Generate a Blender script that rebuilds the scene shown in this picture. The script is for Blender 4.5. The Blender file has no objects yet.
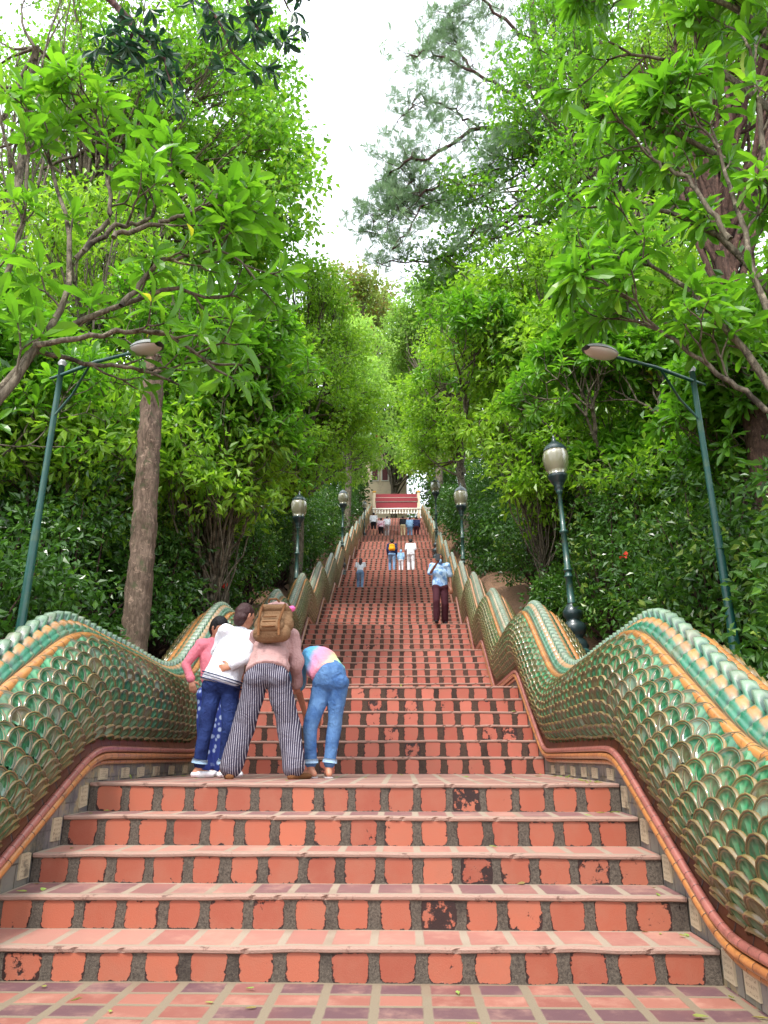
import bpy, bmesh, math, random
import numpy as np
from mathutils import Vector, Matrix
R = math.radians
rad_off = 0
# ------------------------------------------------------------------ camera, world, sun, exposure
scene = bpy.context.scene
C = scene.collection
CAMX, CAMZ, PITCH, YAW, FPX = 0.386, 1.116, R(18.3), R(1.396), 740.0
cd = bpy.data.cameras.new('camera'); cam = bpy.data.objects.new('camera', cd); C.objects.link(cam)
cam.location = (CAMX, 0, CAMZ); cam.rotation_euler = (R(90) + PITCH, 0, YAW)
cd.sensor_fit = 'HORIZONTAL'; cd.sensor_width = 36; cd.lens = 36 * FPX / 768; cd.clip_end = 3000; cd.clip_start = 0.05
scene.camera = cam
w = bpy.data.worlds.new('World'); scene.world = w; w.use_nodes = True
nt = w.node_tree; nt.nodes.clear()
sky = nt.nodes.new('ShaderNodeTexSky'); sky.sky_type = 'NISHITA'; sky.sun_disc = False
SUN_EL, SUN_AZ = R(58), R(200)
sky.sun_elevation = SUN_EL; sky.sun_rotation = SUN_AZ; sky.air_density = 1.0; sky.dust_density = 4.0; sky.ozone_density = 1
mixw = nt.nodes.new('ShaderNodeMix'); mixw.data_type = 'RGBA'; mixw.inputs[0].default_value = 0.8
mixw.inputs[7].default_value = (8.6, 9.0, 9.7, 1)        # even overcast cloud over the sky texture
bg = nt.nodes.new('ShaderNodeBackground'); bg.inputs[1].default_value = 0.15
wo = nt.nodes.new('ShaderNodeOutputWorld')
nt.links.new(sky.outputs[0], mixw.inputs[6]); nt.links.new(mixw.outputs[2], bg.inputs[0]); nt.links.new(bg.outputs[0], wo.inputs[0])
sd = bpy.data.lights.new('sun', 'SUN'); sd.energy = 2.3; sd.angle = R(11); sd.color = (1, 0.96, 0.9)
sun = bpy.data.objects.new('sun', sd); C.objects.link(sun)
sun.rotation_euler = (R(32), R(-10), R(-12))
scene.view_settings.view_transform = 'Standard'; scene.view_settings.look = 'None'
scene.view_settings.exposure = 1.08; scene.view_settings.gamma = 1
scene.view_settings.use_curve_mapping = False
scene.cycles.max_bounces = 6; scene.cycles.diffuse_bounces = 4; scene.cycles.glossy_bounces = 2
scene.cycles.transmission_bounces = 4; scene.cycles.transparent_max_bounces = 4
scene.cycles.use_denoising = True
scene.cycles.sample_clamp_indirect = 6

def ray(px, py):
    a = (px - 384) / FPX; b = (512 - py) / FPX
    cp, sp, cy, sy = math.cos(PITCH), math.sin(PITCH), math.cos(YAW), math.sin(YAW)
    f = np.array([-sy * cp, cy * cp, sp]); r = np.array([cy, sy, 0.0]); u = np.cross(r, f)
    return f + a * r + b * u
def PX(px, py, Y):
    """the real point at world depth Y seen along a pixel of the photograph (only used to measure the site)"""
    d = ray(px, py); return np.array([CAMX, 0, CAMZ]) + d * (Y / d[1])

# ------------------------------------------------------------------ node materials
def lin(r, g, b):
    f = lambda c: (c / 255 / 12.92) if c <= 10 else ((c / 255 + 0.055) / 1.055) ** 2.4
    return (f(r), f(g), f(b), 1)
class NM:
    def __init__(s, name):
        s.m = bpy.data.materials.new(name); s.m.use_nodes = True; s.t = s.m.node_tree
        s.b = s.t.nodes['Principled BSDF']; s.o = s.t.nodes['Material Output']
    def n(s, typ, **kw):
        x = s.t.nodes.new('ShaderNode' + typ)
        for k, v in kw.items(): setattr(x, k, v)
        return x
    def put(s, sock, v):
        if isinstance(v, bpy.types.NodeSocket): s.t.links.new(v, sock)
        elif isinstance(v, (tuple, list)) and sock.type == 'RGBA' and len(v) == 3: sock.default_value = (*v, 1)
        else: sock.default_value = v
    def math(s, op, a, b=0.0, c=0.0, clamp=False):
        x = s.n('Math', operation=op, use_clamp=clamp); s.put(x.inputs[0], a); s.put(x.inputs[1], b); s.put(x.inputs[2], c); return x.outputs[0]
    def mix(s, f, a, b, blend='MIX'):
        x = s.n('Mix', data_type='RGBA', blend_type=blend); s.put(x.inputs[0], f); s.put(x.inputs[6], a); s.put(x.inputs[7], b); return x.outputs[2]
    def noise(s, vec, scale, detail=3, rough=0.55, out=0, dist=0.0):
        x = s.n('TexNoise'); s.put(x.inputs['Scale'], scale); s.put(x.inputs['Detail'], detail); s.put(x.inputs['Roughness'], rough); s.put(x.inputs['Distortion'], dist)
        if vec is not None: s.put(x.inputs['Vector'], vec)
        return x.outputs[out]
    def coord(s, which='Object'): return s.n('TexCoord').outputs[which]
    def uv(s, name='UVMap'): return s.n('UVMap', uv_map=name).outputs[0]
    def attr(s, name, out='Fac'): return s.n('Attribute', attribute_name=name).outputs[out]
    def ramp(s, f, stops, interp='LINEAR'):
        x = s.n('ValToRGB'); e = x.color_ramp; e.interpolation = interp
        while len(e.elements) < len(stops): e.elements.new(0.5)
        for el, (p, c) in zip(e.elements, stops):
            el.position = p; el.color = (*c, 1) if len(c) == 3 else c
        s.put(x.inputs[0], f); return x.outputs[0]
    def bump(s, h, strength=0.5, dist=0.01, normal=None):
        x = s.n('Bump'); x.inputs['Strength'].default_value = strength; x.inputs['Distance'].default_value = dist; s.put(x.inputs['Height'], h)
        if normal is not None: s.put(x.inputs['Normal'], normal)
        return x.outputs[0]
    def sep(s, v):
        x = s.n('SeparateXYZ'); s.put(x.inputs[0], v); return x.outputs
    def comb(s, a, b=0.0, c=0.0):
        x = s.n('CombineXYZ'); s.put(x.inputs[0], a); s.put(x.inputs[1], b); s.put(x.inputs[2], c); return x.outputs[0]
    def white(s, v):
        x = s.n('TexWhiteNoise', noise_dimensions='3D'); s.put(x.inputs[0], v); return x.outputs
    def step(s, x, lo, hi):
        m = s.n('MapRange', interpolation_type='SMOOTHSTEP'); s.put(m.inputs[0], x); m.inputs[1].default_value = lo; m.inputs[2].default_value = hi; return m.outputs[0]
    def fin(s, col, rough=0.6, normal=None, spec=0.5, coat=0.0, metal=0.0):
        s.put(s.b.inputs['Base Color'], col); s.put(s.b.inputs['Roughness'], rough); s.put(s.b.inputs['Specular IOR Level'], spec)
        s.put(s.b.inputs['Coat Weight'], coat); s.b.inputs['Coat Roughness'].default_value = 0.12; s.put(s.b.inputs['Metallic'], metal)
        if normal is not None: s.put(s.b.inputs['Normal'], normal)
        return s.m

MAT = {}
def simple(name, col, rough=0.6, var=0.15, scale=12, bump=0.2, coat=0.0, metal=0.0, bdist=0.004, dirt=None):
    k = NM(name); c = k.coord(); f = k.noise(c, scale, 4)
    a = tuple(x * (1 - var) for x in col[:3]); b = tuple(min(1, x * (1 + var)) for x in col[:3])
    col2 = k.mix(f, (*a, 1), (*b, 1))
    if dirt: col2 = k.mix(k.step(k.noise(c, scale * 0.35, 5, 0.7), 0.5, 0.68), col2, (*dirt, 1))
    m = k.fin(col2, rough, k.bump(k.noise(c, scale * 6, 3), bump, bdist), coat=coat, metal=metal)
    MAT[name] = m; return m

# riser tiles: rounded, hand-painted terracotta set in dark rough mortar
def riser_mat(name, tile_a, tile_b, mort_a, mort_b, half_w, grime, scale=1.0):
    k = NM(name); u, v, z = k.sep(k.uv()); 
    oc = k.coord()
    cell = k.comb(k.math('FLOOR', u), k.math('FLOOR', v), 0)
    rn = k.white(cell); rv = rn[0]; rc = k.sep(rn[1])
    wob = k.math('SUBTRACT', k.noise(oc, 17 * scale, 5, 0.65), 0.5)
    wob2 = k.math('SUBTRACT', k.noise(k.comb(u, v, 4.4), 2.1, 2), 0.5)
    fu = k.math('ABSOLUTE', k.math('ADD', k.math('SUBTRACT', k.math('FRACT', u), 0.5), k.math('MULTIPLY', wob2, 0.06)))
    fv = k.math('ABSOLUTE', k.math('SUBTRACT', k.math('FRACT', v), k.math('ADD', 0.5, k.math('MULTIPLY', k.math('SUBTRACT', rc[1], .5), .05))))
    a = k.math('POWER', k.math('DIVIDE', fu, k.math('ADD', half_w, k.math('MULTIPLY', k.math('SUBTRACT', rc[0], .5), .07))), 6.5)
    fv = k.math('ABSOLUTE', k.math('SUBTRACT', k.math('FRACT', v), k.math('ADD', 0.53, k.math('MULTIPLY', k.math('SUBTRACT', rc[1], .5), .03)))); b = k.math('POWER', k.math('DIVIDE', fv, 0.475 if name != 'riser_upper' else 0.56), 8.0)
    sd = k.math('ADD', k.math('ADD', a, b), k.math('MULTIPLY', wob, 1.9))
    sd = k.math('ADD', sd, k.math('MULTIPLY', k.step(k.math('ABSOLUTE', k.sep(oc)[0]), 1.975, 1.995), 3.0 if name == 'riser_front' else 0.0)); tile = k.math('SUBTRACT', 1.0, k.step(sd, 0.98, 1.15))
    # paint worn away: only on some tiles
    wn = k.noise(oc, 9 * scale, 5, 0.7)
    edge = k.math('MULTIPLY', k.step(sd, 0.0, 0.9), 0.16)
    wear = k.step(k.math('ADD', k.math('ADD', wn, edge), k.math('MULTIPLY', k.step(rv, 0.72, 1.0), grime)), 0.66, 0.72)
    tc = k.mix(rc[2], tile_a, tile_b)
    tc = k.mix(k.step(k.noise(oc, 4.0 * scale, 5, .65), .35, .75), tc, k.mix(0.6, tc, lin(146, 92, 72)))
    rim = k.step(k.math('ADD', k.math('ADD', sd, k.math('MULTIPLY', k.math('SUBTRACT', k.noise(oc, 15 * scale, 5, .75), .5), 2.6)), k.math('MULTIPLY', k.math('SUBTRACT', .5, k.math('FRACT', v)), .5)), .82, .92); wear = k.math('MAXIMUM', wear, rim) if name != 'riser_upper' else wear
    tc = k.mix(k.math('MULTIPLY', wear, 0.97), tc, k.mix(k.noise(oc, 60, 2), lin(20, 13, 14), lin(42, 24, 20)))
    mc = k.mix(k.step(k.noise(oc, 75, 5, .8), .3, .7), mort_a, mort_b)
    mc = k.mix(k.step(k.noise(oc, 2.2, 4, .6), .5, .7), mc, k.mix(.6, mc, lin(30, 20, 18)))
    col = k.mix(tile, mc, tc)
    h = k.math('ADD', k.math('MULTIPLY', tile, 0.6), k.math('ADD', k.math('MULTIPLY', k.noise(oc, 140, 4, .7), k.math('SUBTRACT', .5, k.math('MULTIPLY', tile, .38))), k.math('MULTIPLY', wear, -.12)))
    MAT[name] = k.fin(col, k.math('SUBTRACT', 0.85, k.math('MULTIPLY', tile, 0.35)), k.bump(h, 0.7, 0.02), spec=.35)
riser_mat('riser_front', lin(164, 92, 68), lin(138, 70, 52), lin(54, 47, 42), lin(104, 94, 82), 0.375, 0.19)
riser_mat('riser_upper', lin(186, 110, 94), lin(160, 86, 72), lin(60, 42, 36), lin(92, 68, 58), 0.325, 0.08, 0.8)
riser_mat('riser_worn', lin(176, 100, 82), lin(150, 76, 60), lin(52, 38, 32), lin(84, 66, 54), 0.355, 0.15)

def tread_mat(name, tile_a, tile_b, plum, grout, plum_amt, lip=True):
    k = NM(name); u, v, z = k.sep(k.uv()); oc = k.coord()
    cell = k.comb(k.math('FLOOR', u), k.math('FLOOR', v), 3.0); rn = k.white(cell); rc = k.sep(rn[1])
    wob = k.math('MULTIPLY', k.math('SUBTRACT', k.noise(oc, 9, 4), .5), .06)
    fu = k.math('ABSOLUTE', k.math('SUBTRACT', k.math('FRACT', k.math('ADD', u, wob)), .5))
    fv = k.math('ABSOLUTE', k.math('SUBTRACT', k.math('FRACT', k.math('ADD', v, wob)), .5))
    m = k.math('MAXIMUM', k.math('MULTIPLY', fu, 1.0), k.math('MULTIPLY', fv, .97))
    tile = k.math('SUBTRACT', 1.0, k.step(m, .385, .425))
    par = k.step(k.math('ABSOLUTE', k.math('SUBTRACT', k.math('FRACT', k.math('MULTIPLY', k.math('FLOOR', v), .5)), .25)), .1, .2)
    odd = k.math('GREATER_THAN', k.math('FRACT', k.math('ADD', k.math('MULTIPLY', k.math('FLOOR', v), .5), .01)), .25)
    pl = k.math('MULTIPLY', k.math('MULTIPLY', odd, plum_amt), k.step(k.math('ADD', rc[0], k.noise(oc, .8, 2)), .45, .75))
    tc = k.mix(rc[1], tile_a, tile_b); tc = k.mix(pl, tc, plum)
    tc = k.mix(k.step(k.noise(oc, 3, 5, .7), .45, .8), tc, k.mix(.55, tc, lin(190, 150, 130)))
    gc = k.mix(k.noise(oc, 120, 3, .7), grout, tuple(x * .62 for x in grout[:3]) + (1,))
    gc = k.mix(k.step(k.noise(oc, 1.3, 4, .6), .5, .72), gc, k.mix(.5, gc, lin(120, 96, 78)))
    col = k.mix(tile, gc, tc)
    h = k.math('ADD', k.math('MULTIPLY', tile, .5), k.math('MULTIPLY', k.noise(oc, 150, 3), .25))
    MAT[name] = k.fin(col, .6, k.bump(h, .5, .008), spec=.35)
tread_mat('tread_front', lin(164, 120, 106), lin(148, 98, 88), lin(104, 76, 80), lin(166, 150, 132), .75)
tread_mat('tread_upper', lin(176, 112, 100), lin(156, 92, 82), lin(100, 70, 74), lin(166, 140, 124), .3)
tread_mat('paving', lin(150, 98, 84), lin(130, 78, 68), lin(90, 66, 72), lin(138, 124, 104), .9)
k = NM('step_lip'); oc = k.coord()
c_ = k.mix(k.noise(oc, 30, 4, .7), lin(160, 118, 104), lin(148, 130, 116)); c_ = k.mix(k.step(k.noise(oc, 9, 5, .75), .56, .68), c_, lin(100, 72, 62))
MAT['step_lip'] = k.fin(c_, .8, k.bump(k.noise(oc, 80, 4, .7), .6, .01))

# glazed ceramics read their own colour from a vertex colour (the glaze of that spot of the tile)
def glaze(name, rough=.22, coat=.6, dirt=.5, dirtcol=(120, 104, 84), sat=1.0):
    k = NM(name); oc = k.coord(); c_ = k.attr('Col', 'Color')
    c_ = k.mix(k.noise(oc, 35, 4, .7), k.mix(.3, c_, lin(25, 30, 22)), c_)
    c_ = k.mix(k.math('MULTIPLY', k.step(k.noise(oc, 3.2, 6, .75), .48, .66), dirt), c_, lin(*dirtcol))
    MAT[name] = k.fin(c_, k.math('ADD', rough, k.math('MULTIPLY', k.noise(oc, 14, 3), .3)), k.bump(k.noise(oc, 70, 3), .25, .004), coat=coat)
glaze('glaze_scale', dirt=.42); glaze('glaze_crest', dirt=.3, dirtcol=(150, 128, 104))
def seg_glaze(name, a, b, seam, freq, rough=.3, coat=.5, dirt=(70, 45, 32)):
    k = NM(name); u, v, z = k.sep(k.uv()); oc = k.coord()
    f = k.math('ABSOLUTE', k.math('SUBTRACT', k.math('FRACT', k.math('MULTIPLY', u, freq)), .5)); s_ = k.step(f, .455, .492)
    rv = k.white(k.comb(k.math('FLOOR', k.math('MULTIPLY', u, freq)), 1.0, 2.0))[0]
    c_ = k.mix(k.math('MULTIPLY', k.math('ADD', rv, k.noise(oc, 9, 3)), .55), a, b)
    c_ = k.mix(k.math('MULTIPLY', k.step(k.noise(oc, 8, 5, .75), .5, .7), .55), c_, lin(*dirt)); c_ = k.mix(s_, c_, seam)
    MAT[name] = k.fin(c_, rough, k.bump(k.math('ADD', k.math('MULTIPLY', s_, -1.0), k.math('MULTIPLY', k.noise(oc, 40, 3), .3)), .5, .006), coat=coat)
seg_glaze('trim_orange', lin(190, 130, 72), lin(160, 104, 60), lin(96, 60, 36), 6)
seg_glaze('bead_orange', lin(184, 124, 68), lin(150, 92, 54), lin(70, 38, 26), 7)
seg_glaze('bead_pink', lin(168, 104, 94), lin(138, 82, 74), lin(84, 44, 40), 9)
seg_glaze('band_brown', lin(66, 26, 14), lin(98, 48, 20), lin(30, 14, 10), 5, rough=.45, coat=.12)
# plinth: small weathered slabs, grey-green
k = NM('plinth'); oc = k.coord(); x_, y_, z_ = k.sep(oc)
br = k.n('TexBrick'); br.offset = .37; br.inputs['Scale'].default_value = 1; br.inputs['Mortar Size'].default_value = .006; br.inputs['Brick Width'].default_value = .17; br.inputs['Row Height'].default_value = .16
k.put(br.inputs['Vector'], k.comb(y_, z_, 0)); br.inputs['Color1'].default_value = lin(112, 112, 100); br.inputs['Color2'].default_value = lin(132, 120, 112); br.inputs['Mortar'].default_value = lin(74, 66, 56)
c_ = k.mix(k.step(k.noise(oc, 3.2, 6, .7), .42, .7), br.outputs[0], lin(92, 86, 92)); c_ = k.mix(k.step(k.noise(oc, 5.1, 5, .75), .5, .66), c_, lin(150, 132, 100))
c_ = k.mix(k.step(k.noise(oc, 1.7, 6, .75), .5, .72), c_, lin(52, 50, 40))
MAT['plinth'] = k.fin(c_, .75, k.bump(k.math('ADD', br.outputs[1], k.noise(oc, 50, 4, .7)), -.4, .008))
# plaque with rows of weathered engraving
k = NM('plaque'); u, v, z = k.sep(k.uv()); oc = k.coord()
row = k.math('MULTIPLY', k.step(k.math('ABSOLUTE', k.math('SUBTRACT', k.math('FRACT', k.math('MULTIPLY', v, 5.0)), .5)), .3, .18), 1.0)
scr = k.step(k.noise(k.comb(k.math('MULTIPLY', u, 22.0), k.math('MULTIPLY', k.math('FLOOR', k.math('MULTIPLY', v, 5.0)), 7.3), k.math('MULTIPLY', v, 18.0)), 1.0, 2, .6), .5, .56)
mrg = k.math('MULTIPLY', k.step(k.math('ABSOLUTE', k.math('SUBTRACT', u, .5)), .42, .38), k.step(k.math('ABSOLUTE', k.math('SUBTRACT', v, .5)), .45, .4))
tx = k.math('MULTIPLY', k.math('MULTIPLY', row, scr), mrg)
c_ = k.mix(k.noise(oc, 12, 4), lin(196, 178, 146), lin(168, 154, 130)); c_ = k.mix(k.step(k.noise(oc, 7, 5, .75), .52, .7), c_, lin(110, 100, 84)); c_ = k.mix(k.math('MULTIPLY', tx, .7), c_, lin(96, 78, 66))
MAT['plaque'] = k.fin(c_, .5, k.bump(tx, -.3, .003))
# ground: leaf litter and earth
k = NM('earth'); oc = k.coord()
c_ = k.mix(k.noise(oc, 1.6, 6, .7), lin(96, 72, 54), lin(134, 100, 78)); vv = k.n('TexVoronoi'); vv.inputs['Scale'].default_value = 14; k.put(vv.inputs['Vector'], oc)
c_ = k.mix(k.step(k.noise(oc, 14, 4, .7), .5, .65), c_, lin(70, 58, 38)); c_ = k.mix(k.math('MULTIPLY', k.sep(vv.outputs['Color'])[0], .4), c_, lin(150, 110, 80))
MAT['earth'] = k.fin(c_, .95, k.bump(k.noise(oc, 18, 6, .75), .9, .05))
def bark(name, a, b, sc=6, moss=None):
    k = NM(name); oc = k.coord(); mp = k.n('Mapping'); k.put(mp.inputs[0], oc); mp.inputs['Scale'].default_value = (1, 1, .25)
    f = k.noise(mp.outputs[0], sc * 3, 6, .7, dist=.6); c_ = k.mix(k.step(f, .3, .7), a, b)
    c_ = k.mix(k.math('MULTIPLY', k.step(k.noise(oc, sc * 1.1, 6, .8), .56, .62), .6), c_, tuple(min(1, x * 1.9) for x in b[:3]) + (1,)); c_ = k.mix(k.step(k.noise(oc, sc * .6, 5, .7), .52, .66), c_, moss or tuple(x * .55 for x in a[:3]) + (1,))
    MAT[name] = k.fin(c_, .9, k.bump(f, .9, .03), spec=.2)
bark('bark_grey', lin(64, 58, 48), lin(122, 114, 98)); bark('bark_brown', lin(58, 44, 38), lin(94, 72, 62), 9)
bark('bark_post', lin(74, 62, 52), lin(122, 104, 90), 9, lin(78, 80, 58)); bark('bark_dark', lin(48, 36, 34), lin(96, 74, 70))
def leafmat(name, stops, rough=.38, trans=.42, tcol=(1.25, 1.35, .55), spec=.5):
    k = NM(name); r_ = k.attr('rnd'); c_ = k.ramp(r_, stops)
    k.put(k.b.inputs['Base Color'], c_); k.b.inputs['Roughness'].default_value = rough; k.b.inputs['Specular IOR Level'].default_value = spec
    tr = k.n('BsdfTranslucent'); k.put(tr.inputs[0], k.mix(1.0, c_, (*tcol, 1), 'MULTIPLY'))
    # veins / underside slightly paler
    ms = k.n('MixShader'); ms.inputs[0].default_value = trans
    k.t.links.new(k.b.outputs[0], ms.inputs[1]); k.t.links.new(tr.outputs[0], ms.inputs[2]); k.t.links.new(ms.outputs[0], k.o.inputs[0])
    MAT[name] = k.m
leafmat('leaf_frangipani', [(0, (.07, .19, .02)), (.5, (.12, .3, .028)), (.85, (.18, .39, .035)), (.96, (.3, .5, .06)), (1, (.5, .42, .06))], .32, .5)
leafmat('leaf_broad', [(0, (.09, .2, .022)), (.5, (.18, .35, .035)), (1, (.33, .52, .06))], .35, .55)
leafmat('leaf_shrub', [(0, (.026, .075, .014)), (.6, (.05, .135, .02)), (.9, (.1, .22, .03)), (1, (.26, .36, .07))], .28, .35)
leafmat('leaf_lime', [(0, (.1, .26, .025)), (.5, (.18, .42, .035)), (1, (.34, .52, .06))], .5, .52, (1.2, 1.25, .6))
leafmat('leaf_dark', [(0, (.012, .05, .028)), (1, (.035, .11, .045))], .35, .3, (1, 1.1, .9))
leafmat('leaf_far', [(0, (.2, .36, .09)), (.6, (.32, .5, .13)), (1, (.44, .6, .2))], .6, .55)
leafmat('leaf_dry', [(0, (.24, .15, .06)), (.25, (.3, .27, .07)), (.5, (.24, .36, .08)), (1, (.32, .46, .1))], .7, .4, (1.1, 1, .8))
leafmat('needle', [(0, (.13, .22, .12)), (.6, (.2, .31, .17)), (1, (.3, .42, .22))], .5, .5, (1, 1.1, .9))
leafmat('petal_red', [(0, (.6, .03, .02)), (1, (.8, .08, .04))], .5, .35, (1.2, .9, .9))

# ------------------------------------------------------------------ mesh building
class MB:
    def __init__(s): s.v = []; s.f = []; s.n = 0; s.col = []; s.rnd = []; s.uv = []; s.mi = []
    def add(s, v, faces, col=None, rnd=None, uv=None, mi=0):
        """faces: list of int arrays (k, n); uv per vertex"""
        v = np.asarray(v, float).reshape(-1, 3); 
        for f in faces:
            f = np.asarray(f, int)
            if f.size: s.f.append(f + s.n); s.mi.append(np.full(len(f), mi, int))
        s.v.append(v); k = len(v)
        s.col.append(np.broadcast_to(np.asarray(col if col is not None else (1, 1, 1), float), (k, 3)))
        s.rnd.append(np.broadcast_to(np.asarray(rnd if rnd is not None else .5, float), (k,)))
        s.uv.append(np.broadcast_to(np.asarray(uv if uv is not None else (0, 0), float), (k, 2)))
        s.n += k
    def build(s, name, mats, parent=None, smooth=True, want=()):
        me = bpy.data.meshes.new(name); V = np.concatenate(s.v); me.vertices.add(len(V)); me.vertices.foreach_set('co', V.ravel())
        loops = np.concatenate([f.ravel() for f in s.f]); tot = np.concatenate([np.full(len(f), f.shape[1], int) for f in s.f])
        me.loops.add(len(loops)); me.loops.foreach_set('vertex_index', loops)
        me.polygons.add(len(tot)); me.polygons.foreach_set('loop_start', np.concatenate([[0], np.cumsum(tot)[:-1]])); me.polygons.foreach_set('loop_total', tot)
        me.polygons.foreach_set('material_index', np.concatenate(s.mi))
        me.update(calc_edges=True)
        me.polygons.foreach_set('use_smooth', np.full(len(tot), smooth, bool))
        if 'col' in want:
            a = me.attributes.new('Col', 'FLOAT_COLOR', 'POINT'); c = np.concatenate(s.col); a.data.foreach_set('color', np.hstack([c, np.ones((len(c), 1))]).ravel())
        if 'rnd' in want:
            a = me.attributes.new('rnd', 'FLOAT', 'POINT'); a.data.foreach_set('value', np.concatenate(s.rnd))
        if 'uv' in want:
            u = me.uv_layers.new(name='UVMap'); u.data.foreach_set('uv', np.concatenate(s.uv)[loops].ravel())
        for m in (mats if isinstance(mats, (list, tuple)) else [mats]): me.materials.append(MAT[m] if isinstance(m, str) else m)
        me.validate()
        o = bpy.data.objects.new(name, me); C.objects.link(o)
        if parent: o.parent = parent; o.matrix_parent_inverse = Matrix.Translation(-parent.location) if parent.type == 'EMPTY' and parent.get('abs') else Matrix()
        return o
def tag(o, label=None, cat=None, group=None, kind=None):
    for k_, v_ in (('label', label), ('category', cat), ('group', group), ('kind', kind)):
        if v_: o[k_] = v_
    return o
def empty(name, loc=(0, 0, 0), label=None, cat=None, group=None, rz=0):
    """a thing's base; its parts are built in the thing's own coordinates"""
    o = bpy.data.objects.new(name, None); C.objects.link(o); o.location = loc; o.rotation_euler = (0, 0, rz); o.empty_display_size = .2
    return tag(o, label, cat, group)
def copy_tree(o, parent=None):
    c = o.copy(); C.objects.link(c); c.parent = parent
    for ch in list(o.children): copy_tree(ch, c)
    return c
def grid_faces(nu, nv, closed_u=False, closed_v=False):
    i = np.arange(nu if closed_u else nu - 1); j = np.arange(nv if closed_v else nv - 1)
    I, J = np.meshgrid(i, j, indexing='ij'); I = I.ravel(); J = J.ravel(); I2 = (I + 1) % nu; J2 = (J + 1) % nv
    return np.stack([I * nv + J, I2 * nv + J, I2 * nv + J2, I * nv + J2], 1)
def tube(mb, pts, rad, sides=7, cap=True, rnd=.5, mi=0, col=None):
    P = np.asarray(pts, float); n = len(P); r = np.broadcast_to(np.asarray(rad, float), (n,))
    T = np.gradient(P, axis=0); T /= np.linalg.norm(T, axis=1)[:, None] + 1e-9
    up = np.array([0, 0, 1.0]) if abs(T[0, 2]) < .9 else np.array([1.0, 0, 0])
    A = np.cross(T, up); A /= np.linalg.norm(A, axis=1)[:, None] + 1e-9; B = np.cross(A, T)
    th = np.linspace(0, 2 * np.pi, sides, endpoint=False)
    V = P[:, None] + r[:, None, None] * (A[:, None] * np.cos(th)[None, :, None] + B[:, None] * np.sin(th)[None, :, None])
    s_ = np.concatenate([[0], np.cumsum(np.linalg.norm(np.diff(P, axis=0), axis=1))])
    uv = np.stack(np.broadcast_arrays(s_[:, None], (th / 6.2832)[None]), -1).reshape(-1, 2)
    fs = [grid_faces(n, sides, closed_v=True)]
    if cap: fs += [np.arange(sides)[None, ::-1], (np.arange(sides) + (n - 1) * sides)[None]]
    mb.add(V.reshape(-1, 3), fs, rnd=rnd, uv=uv, mi=mi, col=col)
def lathe(mb, prof, center=(0, 0, 0), sides=20, col=None, flute=0, mi=0):
    p = np.asarray(prof, float); th = np.linspace(0, 2 * np.pi, sides, endpoint=False)
    r = p[:, 0][:, None] * (1 + (flute * (np.arange(sides) % 2))[None] if flute else 1)
    V = np.stack([r * np.cos(th), r * np.sin(th), np.broadcast_to(p[:, 1][:, None], (len(p), sides))], -1) + np.asarray(center)
    mb.add(V.reshape(-1, 3), [grid_faces(len(p), sides, closed_v=True), np.arange(sides)[None, ::-1], (np.arange(sides) + (len(p) - 1) * sides)[None]], col=col, mi=mi)
def box(mb, lo, hi, mi=0, uv=False, col=None):
    x0, y0, z0 = lo; x1, y1, z1 = hi
    v = [(x0, y0, z0), (x1, y0, z0), (x1, y1, z0), (x0, y1, z0), (x0, y0, z1), (x1, y0, z1), (x1, y1, z1), (x0, y1, z1)]
    mb.add(v, [[(0, 3, 2, 1), (4, 5, 6, 7), (0, 1, 5, 4), (1, 2, 6, 5), (2, 3, 7, 6), (3, 0, 4, 7)]], mi=mi, col=col)
def bevel(o, w=.01, seg=2):
    m = o.modifiers.new('bevel', 'BEVEL'); m.width = w; m.segments = seg; m.limit_method = 'ANGLE'; return o

# ------------------------------------------------------------------ the site's profile (world z, camera-height datum CAMZ)
front = [(4.4, .163), (4.8, .344), (5.2, .524), (5.6, .719), (6.0, .922)]      # front steps: riser y, top z
gt = [(10.75, .95), (15.63, 2.127), (19.55, 3.34), (23.72, 4.74), (27.98, 6.21), (32.16, 7.91)]
for i in range(1, 9): gt.append((32.16 + 3.905 * i, 7.91 + 1.561 * i))
gt = [(y, z + CAMZ) for y, z in gt]
steps = [(y, z) for y, z in front]; flights = [(4.4, 0.0, 6.0, .922)]
z0 = .922; 
for gi, (yt, zt) in enumerate(gt):
    n_ = max(6, round((zt - z0) / .172)); n_ = 6 if gi == 0 else n_; tr = .33 if gi < 2 else .3
    for i in range(n_): steps.append((yt - tr * (n_ - 1 - i), z0 + (zt - z0) * (i + 1) / n_))
    flights.append((yt - tr * (n_ - 1), z0, yt, zt)); z0 = zt
TOPZ = z0; TOPY = gt[-1][0]
py_ = [-50]; pz_ = [0.0]
for (ya, za, yb, zb) in flights: py_ += [ya - .15, yb - .02]; pz_ += [za, zb]
py_ += [200]; pz_ += [TOPZ]
yy = np.arange(-5, 80, .05); raw = np.interp(yy, py_, pz_)
def sm(a, s):
    k_ = np.exp(-.5 * (np.arange(-40, 41) * .05 / s) ** 2); k_ /= k_.sum(); return np.convolve(np.pad(a, 40, 'edge'), k_, 'valid')
prof_bead = sm(raw, .16); prof_body = sm(raw, .3); prof_ground = sm(sm(raw, .65), .65)
def stair_hw(y): return np.interp(y, [12, 20, 28, 70], [2.0, 2.12, 2.2, 2.25])
def ground_z(x, y):
    base = np.interp(y, yy, prof_ground); off = np.interp(np.abs(x), [2.9, 3.6, 12, 60], [-.5, .15, .5, 3]) + np.interp(y, [8, 16], [0, .55]) * np.interp(np.abs(x), [2.9, 3.4], [0, 1])
    return base + off * np.interp(y, [2, 5], [0, 1])

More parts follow.
